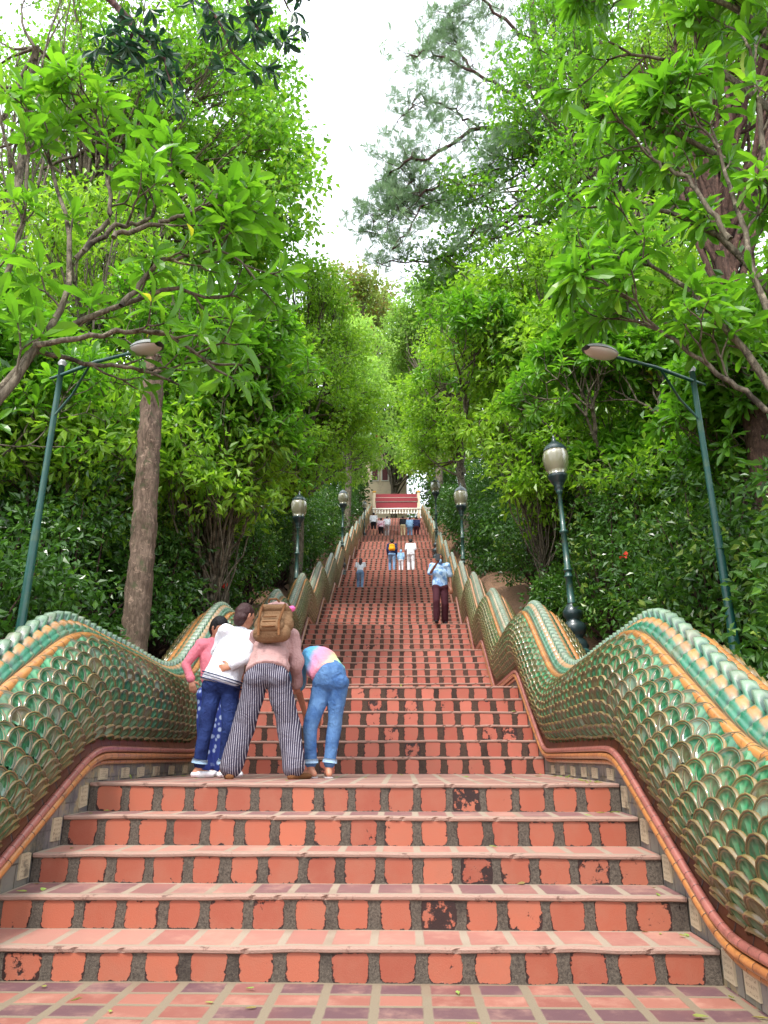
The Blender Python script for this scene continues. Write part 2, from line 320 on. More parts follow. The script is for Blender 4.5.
# ------------------------------------------------------------------ ground, paving, stairs
gx = np.concatenate([[-600, -200, -80, -50], np.arange(-30, -8, 1.5), np.arange(-8, -2.8, .35), [-2.79, 2.79], np.arange(2.8, 8, .35), np.arange(8, 31, 1.5), [50, 80, 200, 600]]); gx = np.unique(gx)
gy = np.concatenate([[-300, -100, -30, -10], np.arange(-5, 70, .5), [80, 100, 150, 300, 700]])
GX, GY = np.meshgrid(gx, gy, indexing='ij'); rs = np.random.RandomState(1)
GZ = np.where(np.abs(GX) < 2.8, np.interp(GY, yy, prof_ground) - .9, ground_z(GX, GY)) + rs.normal(0, .04, GX.shape) * (np.abs(GX) > 2.8)
GZ = np.where(GY > 64.5, np.where(np.abs(GX) < 2.8, TOPZ - .05, GZ), GZ); GZ = np.where(GY < 4, np.minimum(GZ, -.02 + 0 * GZ), GZ)
mb = MB(); mb.add(np.stack([GX, GY, GZ], -1).reshape(-1, 3), [grid_faces(len(gx), len(gy))])
tag(mb.build('ground', 'earth'), kind='structure')
mb = MB(); xs = np.linspace(-9, 9, 60); ys = np.linspace(-8, 4.42, 60); X, Y = np.meshgrid(xs, ys, indexing='ij')
mb.add(np.stack([X, Y, .003 * np.sin(X * 3.1) * np.sin(Y * 2.3)], -1).reshape(-1, 3), [grid_faces(60, 60)], uv=np.stack([X / .25 + .03, (4.4 - Y) / .185], -1).reshape(-1, 2) * [1, -1])
tag(mb.build('paving', 'paving', want=('uv',)), kind='structure')

P_T = .248;  rs = np.random.RandomState(5)
mb = MB(); N = 161
for i, (y, z) in enumerate(steps):
    zl = 0.0 if i == 0 else steps[i - 1][1]; yn = steps[i + 1][0] if i + 1 < len(steps) else TOPY + 2.2
    near = i < 14; n = N if near else 41; hw = float(stair_hw(y)) + .02
    x = np.linspace(-hw, hw, n)
    amp = .004 if near else .003
    w1 = np.convolve(rs.normal(0, 1, n + 14), np.hanning(15) / 3, 'valid') * amp; w2 = np.convolve(rs.normal(0, 1, n + 14), np.hanning(15) / 3, 'valid') * amp * .5
    chip = np.where(rs.rand(n) < .03, -.012, 0) * near
    zt = z + w2 + .005 * np.sin(x * 1.3 + i); yf = y + w1
    u = x / P_T + (rs.uniform(-.05, .15) if i < 5 else .5 + rs.uniform(-.03, .03))
    one = np.ones(n); m0 = 0 if i < 5 else 5 if i < 11 else 3
    # riser (front face sits 12 mm behind the lip)
    rowz = np.array([0, .25, .5, .75, 1.0]); zr0 = zl - .01; zr1 = zt - .026
    V = np.stack([np.stack([x, yf + (.012 if i < 5 else .007 if near else .001) + .006 * (t - .5), zr0 + (zr1 - zr0) * t], -1) for t in rowz]); U = np.stack([np.stack([u, one * (i * 3 + t * .999)], -1) for t in rowz])
    mb.add(V.reshape(-1, 3), [grid_faces(len(rowz), n)], uv=U.reshape(-1, 2), mi=m0)
    # lip
    lo_ = .004 if i < 5 else 0; L = [(yf + .010 + lo_, zt - .028), (yf + .002 - chip, zt - .022), (yf - .001 - chip, zt - .008), (yf + .003, zt), (yf + .03, zt + .002)]
    V = np.stack([np.stack([x, a, b], -1) for a, b in L]); mb.add(V.reshape(-1, 3), [grid_faces(len(L), n)], mi=2, uv=np.stack([np.stack([u, one * (i * 3 + .97)], -1)] * len(L)).reshape(-1, 2))
    # tread
    ty = np.linspace(0, 1, 5 if yn - y < .6 else 14); V = np.stack([np.stack([x, (yf + .03) * (1 - t) + (yn + .02) * t, zt * (1 - t) + (z + .002) * t + .002], -1) for t in ty])
    rows = max(1, round((yn - y) / .19)) if yn - y > .6 else 1
    U = np.stack([np.stack([u + .02, one * (i * 7 + t * rows)], -1) for t in ty]); mb.add(V.reshape(-1, 3), [grid_faces(len(ty), n)], uv=U.reshape(-1, 2), mi=1 if i < 5 else 4)
st = mb.build('staircase', ['riser_front', 'tread_front', 'step_lip', 'riser_upper', 'tread_upper', 'riser_worn'], want=('uv',), smooth=False)
tag(st, kind='structure')
# ------------------------------------------------------------------ serpent balustrades
YN, YF = 2.6, 65.0
def ridge_x(y): return np.interp(y, [7, 11, 20, 70], [2.5, 2.43, 2.38, 2.42])
def body_hw(y): return ridge_x(y) - stair_hw(y) - .01        # half thickness
def rise(y): return np.interp(y, [13, 20], [.95, 1.16])       # vertical scale of the body
def bead_z(y): return np.interp(y, yy, prof_bead) + np.interp(y, [9, 12], [.255, .2])
_hump = np.zeros_like(yy)
for (ya, za, yb, zb) in flights:
    _hump += .045 * np.exp(-.5 * ((yy - yb - .1) / .5) ** 2) - .07 * np.exp(-.5 * ((yy - ya + .6) / .5) ** 2)
def body_z(y):
    y2 = y - np.interp(y, [7.5, 9.5], [0, .4]); return np.interp(y2, yy, prof_body) + .2 + np.interp(y2, yy, _hump)
def section(y, phi):
    """inner-side point of the body at angle phi (deg); x is the distance from the stair axis"""
    c = np.cos(phi); hw = body_hw(y); R_ = rise(y)
    x = ridge_x(y) - hw * np.sign(c) * np.abs(c) ** .8
    t = np.clip((np.sin(phi) + .75) / 1.6, 0, 1)
    base = (bead_z(y) - np.interp(y, [5, 10], [.12, .05])) * (1 - t) + body_z(y) * t
    z = base + (.5 + .48 * np.sin(phi)) * R_ - .0
    return x, z
def frame(y, phi, sgn):
    e = 1e-3; x, z = section(y, phi); xa, za = section(y + e, phi); xb, zb = section(y, phi + e)
    p = np.stack([sgn * x, y, z], -1); a = np.stack([sgn * (xa - x), np.full_like(x, e), za - z], -1); u = np.stack([sgn * (xb - x), np.zeros_like(x), zb - z], -1)
    u /= np.linalg.norm(u, axis=-1)[..., None] + 1e-12; a /= np.linalg.norm(a, axis=-1)[..., None]
    nrm = np.cross(a, u); nrm /= np.linalg.norm(nrm, axis=-1)[..., None]
    mid = np.stack([sgn * (-1.0) * np.cos(phi), np.zeros_like(x), np.sin(phi)], -1)
    s_ = np.sign((nrm * mid).sum(-1))[..., None]; nrm = nrm * s_
    a = np.cross(u, nrm); a *= np.sign(a[..., 1:2] + 1e-9)
    return p, a, u, nrm
PHI0, PHI1 = R(-52), R(72)
def scale_template(hi):
    """one scale: rounded free edge up, double raised rim, fan-shaped glazed field; (across, up, height), colour"""
    nA = 11 if hi else 6; th = np.linspace(R(-25), R(205), nA)
    if hi: rings = [(1.03, -.12, 0), (1.0, .11, 0), (.94, .13, 1), (.91, .05, 2), (.87, .1, 3), (.82, .1, 1), (.79, .02, 3), (.42, .05, 3)]
    else: rings = [(1.03, -.1, 0), (.98, .13, 0), (.91, .11, 1), (.86, .02, 3)]
    V = []; K = []
    for r_, h, k_ in rings:
        for j, t in enumerate(th):
            V.append((r_ * math.cos(t), r_ * math.sin(t), h)); K.append(k_ if k_ != 3 else (3 if j % 2 else 4))
    V.append((0, -1.35, .12)); K.append(5)
    V = np.array(V); nr = len(rings); F = grid_faces(nr, nA); last = (nr - 1) * nA
    T = np.array([[last + j, len(V) - 1, last + j + 1] for j in range(nA - 1)])
    if hi:  # central ridge of the fan
        V[last + nA // 2, 2] += .12; K[last + nA // 2] = 6
    return V, np.array(K), F, T
PAL = np.array([lin(140, 118, 70)[:3], lin(118, 98, 56)[:3], lin(34, 30, 18)[:3], lin(14, 92, 52)[:3], lin(56, 140, 92)[:3], lin(14, 78, 46)[:3], lin(120, 178, 132)[:3]])
def balustrade(sgn, label):
    root = empty('serpent_balustrade', (sgn * 2.5, 4.4, 0), label, 'balustrade'); off = np.array(root.location)
    rs = np.random.RandomState(11 + (sgn > 0))
    def B(mb_, name, mats, **kw):
        mb_.v = [v - off for v in mb_.v]; return mb_.build(name, mats, root, **kw)
    ya = np.concatenate([np.arange(YN, 24, .06), np.arange(24, YF, .1)])
    # core body under the scales (both sides) + scales
    mb_ = MB(); ph = np.linspace(PHI0, PHI1, 14)
    for side in (1, -1):
        Yg, Pg = np.meshgrid(ya, ph, indexing='ij'); x, z = section(Yg, Pg)
        if side < 0: x = 2 * ridge_x(Yg) - x
        mb_.add(np.stack([sgn * x, Yg, z], -1).reshape(-1, 3), [grid_faces(len(ya), len(ph))], col=lin(36, 66, 44)[:3])
    # scale grid by arc length
    def place(y0, y1, hi, inner=True):
        yq = np.arange(y0, y1, .01); x, z = section(yq, np.full_like(yq, .2)); sl = np.concatenate([[0], np.cumsum(np.hypot(.01, np.diff(z)))])
        def pitch(y): return np.interp(y, [3, 8, 14, 30], [.215, .18, .155, .16])
        # integrate 1/pitch
        q = np.concatenate([[0], np.cumsum(np.hypot(.01, np.diff(z)) / pitch(yq[1:]))])
        nq = int(q[-1]); ks = np.arange(0, nq)
        rows = 12
        phr = np.linspace(PHI0 - R(2), PHI1 - R(13), rows)
        Vt, Kt, F, T = scale_template(hi)
        for ri, p_ in enumerate(phr):
            yk = np.interp(ks + (.5 if ri % 2 else 0), q, yq); yk = yk + rs.normal(0, .003, len(yk))
            pp = np.full_like(yk, p_) + rs.normal(0, .01, len(yk))
            P0, A, U, Nn = frame(yk, pp, sgn)
            if not inner:
                P0 = P0.copy(); P0[:, 0] = sgn * 2 * ridge_x(yk) - P0[:, 0]
                for q_ in (A, U, Nn): q_[:, 0] *= -1
            # rotate so the rounded edge points up and a little uphill
            an = R(24); U2 = U * math.cos(an) + A * math.sin(an); A2 = A * math.cos(an) - U * math.sin(an)
            rr = (pitch(yk) * .53)[:, None, None]; rot = rs.normal(0, .05, len(yk))
            up = Vt[:, 1][None, :, None]; loc = P0[:, None] + rr * (A2[:, None] * Vt[:, 0][None, :, None] + U2[:, None] * up + Nn[:, None] * (Vt[:, 2][None, :, None] + .26 + .22 * up))
            n = len(yk); k_ = len(Vt); base = (np.arange(n) * k_)[:, None, None]
            col = PAL[Kt][None].repeat(n, 0) * 1.0
            g = rs.rand(n, 1, 1); isg = (Kt >= 3)[None, :, None]
            alt = np.array(lin(150, 176, 158)[:3]); alt2 = np.array(lin(120, 92, 60)[:3]); deep = np.array(lin(14, 92, 62)[:3])
            m1 = (rs.rand(n, 1, 1) < .09) * .55; m2 = (rs.rand(n, 1, 1) < .08) * .6; m3 = (rs.rand(n, 1, 1) < .3) * .6
            c2 = col * (1 - m3) + deep * m3; c2 = c2 * (1 - m1) + alt * m1; c2 = c2 * (1 - m2) + alt2 * m2
            col = np.where(isg, c2, col) * (.62 + .42 * g)
            # far up the naga the glaze is weathered to a dull olive
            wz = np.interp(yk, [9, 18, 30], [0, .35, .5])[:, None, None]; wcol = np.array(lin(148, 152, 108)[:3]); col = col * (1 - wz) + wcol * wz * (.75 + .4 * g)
            mb_.add(loc.reshape(-1, 3), [(F[None] + base).reshape(-1, 4), (T[None] + base).reshape(-1, 3)], col=col.reshape(-1, 3))
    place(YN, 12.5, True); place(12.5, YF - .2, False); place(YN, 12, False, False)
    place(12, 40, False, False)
    B(mb_, 'scaled_body', 'glaze_scale', want=('col',))
    # brown glazed band between body and bead, both sides
    mb_ = MB(); prof = [(-.02, -.03), (.012, .02), (.035, .1), (.05, .16), (.03, .185), (.1, .23), (.22, .22)]
    for side in (1, -1):
        V = []; s_ = np.concatenate([[0], np.cumsum(np.hypot(np.diff(ya), np.diff(bead_z(ya))))])
        for dx, dz in prof:
            x = stair_hw(ya) + .02 + dx
            if side < 0: x = 2 * ridge_x(ya) - x
            V.append(np.stack([sgn * x, ya, bead_z(ya) + dz * np.interp(ya, [10, 18], [.8, .9])], -1))
        V = np.stack(V); mb_.add(V.reshape(-1, 3), [grid_faces(len(prof), len(ya))], uv=np.stack([np.stack([s_, 0 * s_], -1)] * len(prof)).reshape(-1, 2))
    B(mb_, 'glazed_band', 'band_brown', want=('uv',))
    def rail(name, mat, dx, dz, r_, zf=bead_z, both=True, ref='wall'):
        m = MB()
        for side in ((1, -1) if both else (1,)):
            x = (stair_hw(ya) + .02 + dx) if ref == 'wall' else ridge_x(ya) + dx
            if side < 0: x = 2 * ridge_x(ya) - x
            tube(m, np.stack([sgn * x, ya, zf(ya) + dz], -1), r_, 10)
        B(m, name, mat, want=('uv',))
    rail('pink_moulding', 'bead_pink', -.02, .0, .026); rail('orange_moulding', 'bead_orange', -.028, -.054, .026); rail('lower_moulding', 'bead_orange', -.003, -.1, .02)
    xt, zt_ = section(ya, np.full_like(ya, PHI1)); m = MB()
    for side in (1, -1):
        x = xt - .03 if side > 0 else 2 * ridge_x(ya) - xt + .03
        tube(m, np.stack([sgn * x, ya, zt_ + .022], -1), np.interp(ya, [8, 16], [.043, .03]), 10)
    B(m, 'crest_trim', 'trim_orange', want=('uv',))
    # crest: overlapping glazed plumes each side of a serrated ridge
    m = MB(); yq = np.arange(YN, YF, .01); zq = body_z(yq); q = np.concatenate([[0], np.cumsum(np.hypot(.01, np.diff(zq)) / np.interp(yq[1:], [5, 9], [.15, .115]))])
    ks = np.arange(0, int(q[-1])); NA, NW = 9, 13
    av = np.linspace(0, 1, NA); wv = np.array([0, .12, .14, .24, .33, .36, .46, .56, .66, .76, .86, .92, 1.0])
    aa, ww = np.meshgrid(av, wv, indexing='ij')
    teal = np.array(lin(52, 142, 108)[:3]); pale = np.array(lin(146, 178, 146)[:3]); org = np.array(lin(216, 150, 78)[:3]); tan_ = np.array(lin(190, 166, 130)[:3]); dk = np.array(lin(26, 84, 66)[:3])
    saw = np.sin(aa * np.pi) ** .6 * (aa * .9 + .25)
    hh = np.where(ww < .13, .0, np.where(ww < .335, .01 + .035 * saw, np.where(ww < .9, .014 + .045 * saw, .02 + .05 * saw)))
    ov = ((aa - .46) / .22) ** 2 + ((ww - .66) / .15) ** 2
    cc = np.where((ww < .13)[..., None], tan_, np.where((ww < .33)[..., None], np.where((aa > .7)[..., None], pale, teal), np.where((aa > .8)[..., None], pale, np.where((aa < .3)[..., None], dk, teal))))
    cc = np.where((ov < 1.1)[..., None], org, cc); hh = hh + np.where(ov < 1.1, .012, 0); cc = np.where((ww > .9)[..., None], np.where((aa > .45)[..., None], pale, dk), cc)
    for side in (1, -1):
        y0 = np.interp(ks, q, yq); y1 = np.interp(ks + 1.25, q, yq)
        Yk = y0[:, None, None] * (1 - aa) + y1[:, None, None] * aa
        x_in, z_in = section(Yk, np.full_like(Yk, PHI1)); xr = ridge_x(Yk); H = .11 + .0 * xr
        wb = ww[None]; x = x_in * (1 - wb) + xr * wb; z = z_in + .02 + H * (wb ** .8) + hh[None] + np.where(wb > .9, np.interp(Yk, [4, 9], [.1, .055]) * saw[None], 0) + .014 * (aa[None] - .5)
        x = x - hh[None] * .5 * (wb < .95)
        if side < 0: x = 2 * xr - x
        # rib cut: shift the free edge
        V = np.stack([sgn * x, Yk + np.where(wb > .9, .045, 0) * 1.0, z], -1); n = len(ks); k_ = NA * NW
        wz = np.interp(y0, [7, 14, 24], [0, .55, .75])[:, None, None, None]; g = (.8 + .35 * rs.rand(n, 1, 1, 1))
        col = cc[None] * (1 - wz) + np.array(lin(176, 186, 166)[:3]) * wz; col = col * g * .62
        m.add(V.reshape(-1, 3), [(grid_faces(NA, NW)[None] + (np.arange(n) * k_)[:, None, None]).reshape(-1, 4)], col=col.reshape(-1, 3))
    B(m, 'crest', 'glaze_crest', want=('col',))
    # plinth wall
    m = MB(); yb = np.concatenate([np.arange(YN, YF, .1)]); lo = np.interp(yb, yy, prof_ground) - 1.0
    xi = stair_hw(yb) + .03; xo = 2 * ridge_x(yb) - xi; zt2 = bead_z(yb) - .1
    ring = [(xi, lo), (xi, zt2), (xi + .01, bead_z(yb) + .02), (xo - .01, bead_z(yb) + .02), (xo, zt2), (xo, lo)]
    V = np.stack([np.stack([sgn * a, yb, b], -1) for a, b in ring]); m.add(V.reshape(-1, 3), [grid_faces(len(ring), len(yb))])
    for e in (0, len(yb) - 1): m.add(V[:, e], [np.arange(len(ring))[None]])
    B(m, 'plinth', 'plinth', smooth=False)
    # engraved plaques let into the plinth beside each step and along the landing
    def plaque(y, z, w_, h_):
        m = MB(); x = float(stair_hw(y)) + .03; t = rs.normal(0, .03); c_, s2 = math.cos(t), math.sin(t); V = []; UV = []
        pts = [(-w_ / 2, -h_ / 2), (w_ / 2, -h_ / 2), (w_ / 2, h_ / 2 * rs.uniform(.8, 1)), (w_ / 2 * rs.uniform(.2, .7), h_ / 2), (-w_ / 2, h_ / 2)]
        pts = [(a * c_ - b * s2, a * s2 + b * c_) for a, b in pts]
        for dx in (-.012, .01):
            for a, b in pts: V.append((sgn * (x + dx), y + a, z + b)); UV.append((a / w_ + .5, b / h_ + .5))
        n = len(pts); m.add(V, [np.arange(n)[None], (np.arange(n) + n)[None, ::-1], [[i, (i + 1) % n, n + (i + 1) % n, n + i] for i in range(n)]], uv=UV)
        return B(m, 'plaque', 'plaque', smooth=False, want=('uv',))
    for i, (y, z) in enumerate(front):
        plaque(y - .09, (front[i - 1][1] if i else 0) + .115, .13, .15)
    plaque(4.05, .12, .15, .16); plaque(3.8, .11, .15, .15)
    for j, y in enumerate((6.25, 6.75, 7.15, 7.6, 8.1, 8.6)): plaque(y, .922 + .03, .15, .1) if False else plaque(y, .985, .17, .085)
    return root
balustrade(-1, 'green scaled serpent balustrade along the left edge of the stairs where people lean')
balustrade(1, 'green scaled serpent balustrade along the right edge of the stairs beside the big lamp post')

# ------------------------------------------------------------------ lamp posts
simple('lamp_green', lin(38, 74, 68), .4, .25, 20, .3, coat=.3, dirt=lin(70, 82, 66)[:3]); simple('lamp_black', lin(34, 50, 52), .35, .2, 20, .2, coat=.4)
simple('pole_green', lin(14, 74, 66), .45, .25, 14, .25, coat=.2, dirt=lin(58, 90, 66)[:3]); simple('metal_grey', lin(150, 152, 150), .45, .15, 20, .2, metal=.3)
k = NM('lamp_glass'); k.fin(lin(142, 138, 112), .25, coat=.5); k.b.inputs['Transmission Weight'].default_value = .25; MAT['lamp_glass'] = k.m
k = NM('lens_grey'); k.fin(lin(190, 184, 176), .25, coat=.5); MAT['lens_grey'] = k.m
def lamp_post(loc, H, label, group, tilt=0, det=True):
    root = empty('lamp_post', loc, label, 'lamp post', group); root.rotation_euler = (0, tilt, 0); S = 24 if det else 12
    m = MB(); s = H / 4.2
    pr = [(.2, -.9), (.2, .5), (.215, .52), (.215, .56), (.17, .6)]
    lathe(m, [(a * s * 1.12, b * s) for a, b in pr], sides=8); m.build('pedestal', 'lamp_green', root, smooth=False)
    m = MB(); pr = [(.15, .58), (.17, .64), (.15, .72), (.1, .78), (.14, .84), (.165, .92), (.15, 1.0), (.09, 1.05), (.1, 1.08), (.13, 1.14), (.135, 1.2), (.09, 1.28), (.07, 1.3), (.055, 1.34)]
    lathe(m, [(a * s * 1.12, b * s) for a, b in pr], sides=S, flute=.05); m.build('base_moulding', 'lamp_black', root)
    m = MB(); pr = [(.05, 1.3), (.046, 1.75), (.062, 1.76), (.062, 1.79), (.046, 1.8), (.046, 1.86), (.06, 1.87), (.06, 1.9), (.042, 1.91), (.04, 2.5), (.06, 2.52), (.06, 2.55), (.036, 2.57), (.03, 3.2), (.05, 3.22), (.05, 3.25), (.035, 3.27)]
    lathe(m, [(a * s * 1.12, b * s) for a, b in pr], sides=S, flute=.06); m.build('pole', 'lamp_green', root)
    m = MB(); pr = [(.04, 3.25), (.075, 3.28), (.06, 3.33), (.1, 3.4), (.14, 3.48), (.15, 3.52), (.14, 3.54)]
    lathe(m, [(a * s * 1.12, b * s) for a, b in pr], sides=S); m.build('lamp_holder', 'lamp_black', root)
    m = MB(); pr = [(.13, 3.54), (.17, 3.62), (.205, 3.74), (.215, 3.84), (.205, 3.93), (.17, 4.0)]
    lathe(m, [(a * s, b * s) for a, b in pr], sides=32 if det else 16, flute=.03); m.build('lamp_globe', 'lamp_glass', root)
    m = MB(); pr = [(.2, 3.975), (.19, 4.02), (.14, 4.08), (.1, 4.11), (.06, 4.15), (.03, 4.17), (.035, 4.2), (.012, 4.26), (.004, 4.3)]
    lathe(m, [(a * s, b * s) for a, b in pr], sides=S); m.build('lamp_cap', 'lamp_black', root)
    return root
def post_at(px_b, py_top, Y, X, label, tilt=0, det=False, zb=None):
    z_top = PX(px_b, py_top, Y)[2]; zb = float(ground_z(np.array(X), np.array(Y))) - .1 if zb is None else zb
    return lamp_post((X, Y, zb), (z_top - zb) / 4.3 * 4.2, label, 'ornate lamp posts beside the stairs', tilt, det)
pb = PX(578, 655, 12.8); zb = pb[2] - .56
lamp_post((pb[0], 12.8, zb), (PX(548, 434, 12.8)[2] - zb) / 4.3 * 4.2, 'ornate dark green lamp post with ribbed cream globe, largest, beside the right balustrade', 'ornate lamp posts beside the stairs', R(-1.6), True)
for (px, pyt, Y, lab) in [(463, 482, 25.5, 'ornate green lamp post, second largest on the right side, with pale globe'), (437, 476, 37, 'small distant lamp post on the right against dark trees'),
                          (297, 490, 20.5, 'ornate lamp post with cloudy globe, nearest on the left side of the stairs'), (342, 487, 32, 'distant dark lamp post second from the front on the left side'), (364, 500, 48, 'farthest tiny lamp post on the left side near the top')]:
    X = PX(px, 560, Y)[0]; post_at(px, pyt, Y, X, lab, det=False)
def street_light(base_px, top_px, head_px, Y, label, hang=0):
    b = PX(*base_px, Y); t = PX(*top_px, Y); g = float(ground_z(np.array(b[0]), np.array(Y))) - .1; X = b[0]; d = (t[0] - b[0]) / (t[2] - b[2])
    xb = b[0] - d * (b[2] - g); root = empty('street_light', (xb, Y, g), label, 'street light', 'tall green street lights with arms'); o = np.array([xb, Y, g])
    m = MB(); top = t - o; zz = np.linspace(0, 1, 12); rr = np.interp(zz, [0, .35, .36, .62, .63, 1], [.056, .056, .045, .045, .035, .032])
    tube(m, np.outer(zz, top), rr, 14); m.build('pole', 'pole_green', root)
    hy = Y - .9; h = PX(*head_px, hy) - o; m = MB(); a0 = top + (0, 0, -.12); back = a0 - (h - a0) * .16; dirn = (h - a0)
    tube(m, [back, a0, a0 + dirn * .5 + (0, 0, .03), h], [.014, .022, .02, .017], 10); low = top * .86
    tube(m, [low, low * .35 + (a0 + dirn * .35) * .65 - (0, 0, .12), a0 + dirn * .42 + (0, 0, .01)], .014, 8); m.build('arm', 'pole_green', root)
    m = MB(); lathe(m, [(.03, 0), (.05, .03), (.03, .07), (.004, .1)], center=top, sides=12); m.build('finial', 'metal_grey', root)
    # lamp head: flattened shell with a lens below
    u = dirn / np.linalg.norm(dirn); s_ = np.cross(u, [0, 0, 1]); s_ /= np.linalg.norm(s_); n_ = np.cross(s_, u)
    for nm, mt, zs, f in (('lamp_housing', 'metal_grey', 1, 1.0), ('lens', 'lens_grey', -1, .93)):
        m = MB(); th = np.linspace(0, np.pi, 13); V = []
        for tt in np.linspace(0, 1, 12):
            wdt = .115 * f * math.sin(math.pi * min(1, max(.02, .12 + tt * .84))) ** .45; hgt = (.075 if zs > 0 else .06) * math.sin(math.pi * min(1, max(.02, .1 + tt * .86))) ** .6
            for a in th: V.append(h + u * ((tt - .05) * .46 * f) + s_ * wdt * math.cos(a) + n_ * zs * hgt * math.sin(a))
        m.add(V, [grid_faces(12, 13)]); m.build(nm, mt, root)
street_light((25, 600), (62, 366), (135, 352), 7.4, 'green street light pole with long arm among leaves left of the bare trunk')
street_light((740, 680), (692, 372), (612, 356), 7.8, 'green street light pole with arm and white lamp head in right-hand shrubs')

# ------------------------------------------------------------------ temple gate at the top of the stairs
simple('gate_cream', lin(226, 206, 176), .7, .1, 2, .2, dirt=lin(196, 170, 140)[:3]); simple('gate_red', lin(140, 22, 34), .5, .15, 5, .1); simple('gate_white', lin(232, 228, 214), .6, .08, 6, .1)
simple('gate_dark', lin(96, 30, 30), .5, .2, 5, .1); simple('roof_red', lin(170, 70, 40), .6, .2, 8, .3); simple('gold', lin(200, 150, 60), .35, .15, 8, .1, metal=.6)
YG = 66.0
g0 = PX(397, 512, YG); zc = g0[2]
gate = empty('temple_gate', (g0[0], YG, TOPZ), 'red beamed temple gateway at the very top of the stairs', 'gateway'); o = np.array(gate.location)
def GB(name, mat, boxes, parent=gate, bev=.01):
    m = MB()
    for lo, hi in boxes: box(m, np.array(lo), np.array(hi))
    return bevel(m.build(name, mat, parent, smooth=False), bev)
pxm = YG / 740 * 1.05 * 1.02
xl = PX(376, 505, YG)[0] - o[0]; xr = PX(417, 505, YG)[0] - o[0]; zt = PX(397, 495, YG)[2] - o[2]; zbm = PX(397, 509, YG)[2] - o[2]
hgt = zt - zbm
GB('roof_beam', 'gate_red', [((xl, -.3, zbm), (xr, .5, zbm + hgt * .42)), ((xl - .05, -.38, zbm + hgt * .46), (xr + .05, .5, zbm + hgt * .7)), ((xl, -.32, zbm + hgt * .74), (xr, .5, zt))])
GB('pale_strip', 'gate_white', [((xl, -.36, zbm + hgt * .43), (xr, .45, zbm + hgt * .45)), ((xl, -.4, zbm + hgt * .71), (xr, .45, zbm + hgt * .73))])
for s_, xx in ((-1, xl), (1, xr)):
    p_ = GB('pillar', 'gate_cream', [((xx - .28 if s_ < 0 else xx + .02, -.3, -.6), (xx - .02 if s_ < 0 else xx + .28, .3, zt + .15))]); GB('capital', 'gold', [((xx - .32 if s_ < 0 else xx - .02, -.34, zt + .15), (xx + .02 if s_ < 0 else xx + .32, .34, zt + .3))], p_)
m = MB()
for i in range(-11, 12):
    x = .27 * i; lathe(m, [(.09, .0), (.12, .08), (.06, .22), (.1, .34), (.1, .4)], center=(x, -.8, zbm - .72), sides=10)
box(m, (-3.1, -.9, zbm - .34), (3.1, -.7, zbm - .2)); m.build('balustrade', 'gate_white', gate)
hall = empty('temple_hall', (PX(385, 480, 76)[0], 76, TOPZ), 'cream temple hall with dark window behind the red gateway', 'temple'); 
zt2 = PX(385, 452, 76)[2] - TOPZ
GB('wall', 'gate_cream', [((-3.2, 0, -1), (2.4, 6, zt2))], hall)
wx = PX(385, 474, 76)[0] - hall.location[0]; wz = PX(385, 474, 76)[2] - TOPZ
for dx in (-1.1, .0, 1.3):
    f_ = GB('window', 'gate_dark', [((wx + dx - .3, -.05, wz - .75), (wx + dx + .3, .05, wz + .75))], hall); GB('window_frame', 'gate_white', [((wx + dx - .4, -.09, wz - .87), (wx + dx + .4, -.02, wz - .77)), ((wx + dx - .4, -.09, wz + .77), (wx + dx + .4, -.02, wz + .87)), ((wx + dx - .4, -.09, wz - .77), (wx + dx - .31, -.02, wz + .77)), ((wx + dx + .31, -.09, wz - .77), (wx + dx + .4, -.02, wz + .77))], f_)
m = MB(); V = [(-3.8, -.6, zt2), (3.0, -.6, zt2), (-.4, -.6, zt2 + 2.6), (-3.8, 6.6, zt2), (3.0, 6.6, zt2), (-.4, 6.6, zt2 + 2.6)]
m.add(V, [[(0, 1, 2), (5, 4, 3)], [(0, 2, 5, 3), (1, 4, 5, 2), (0, 3, 4, 1)]]); m.build('roof', 'roof_red', hall, smooth=False)
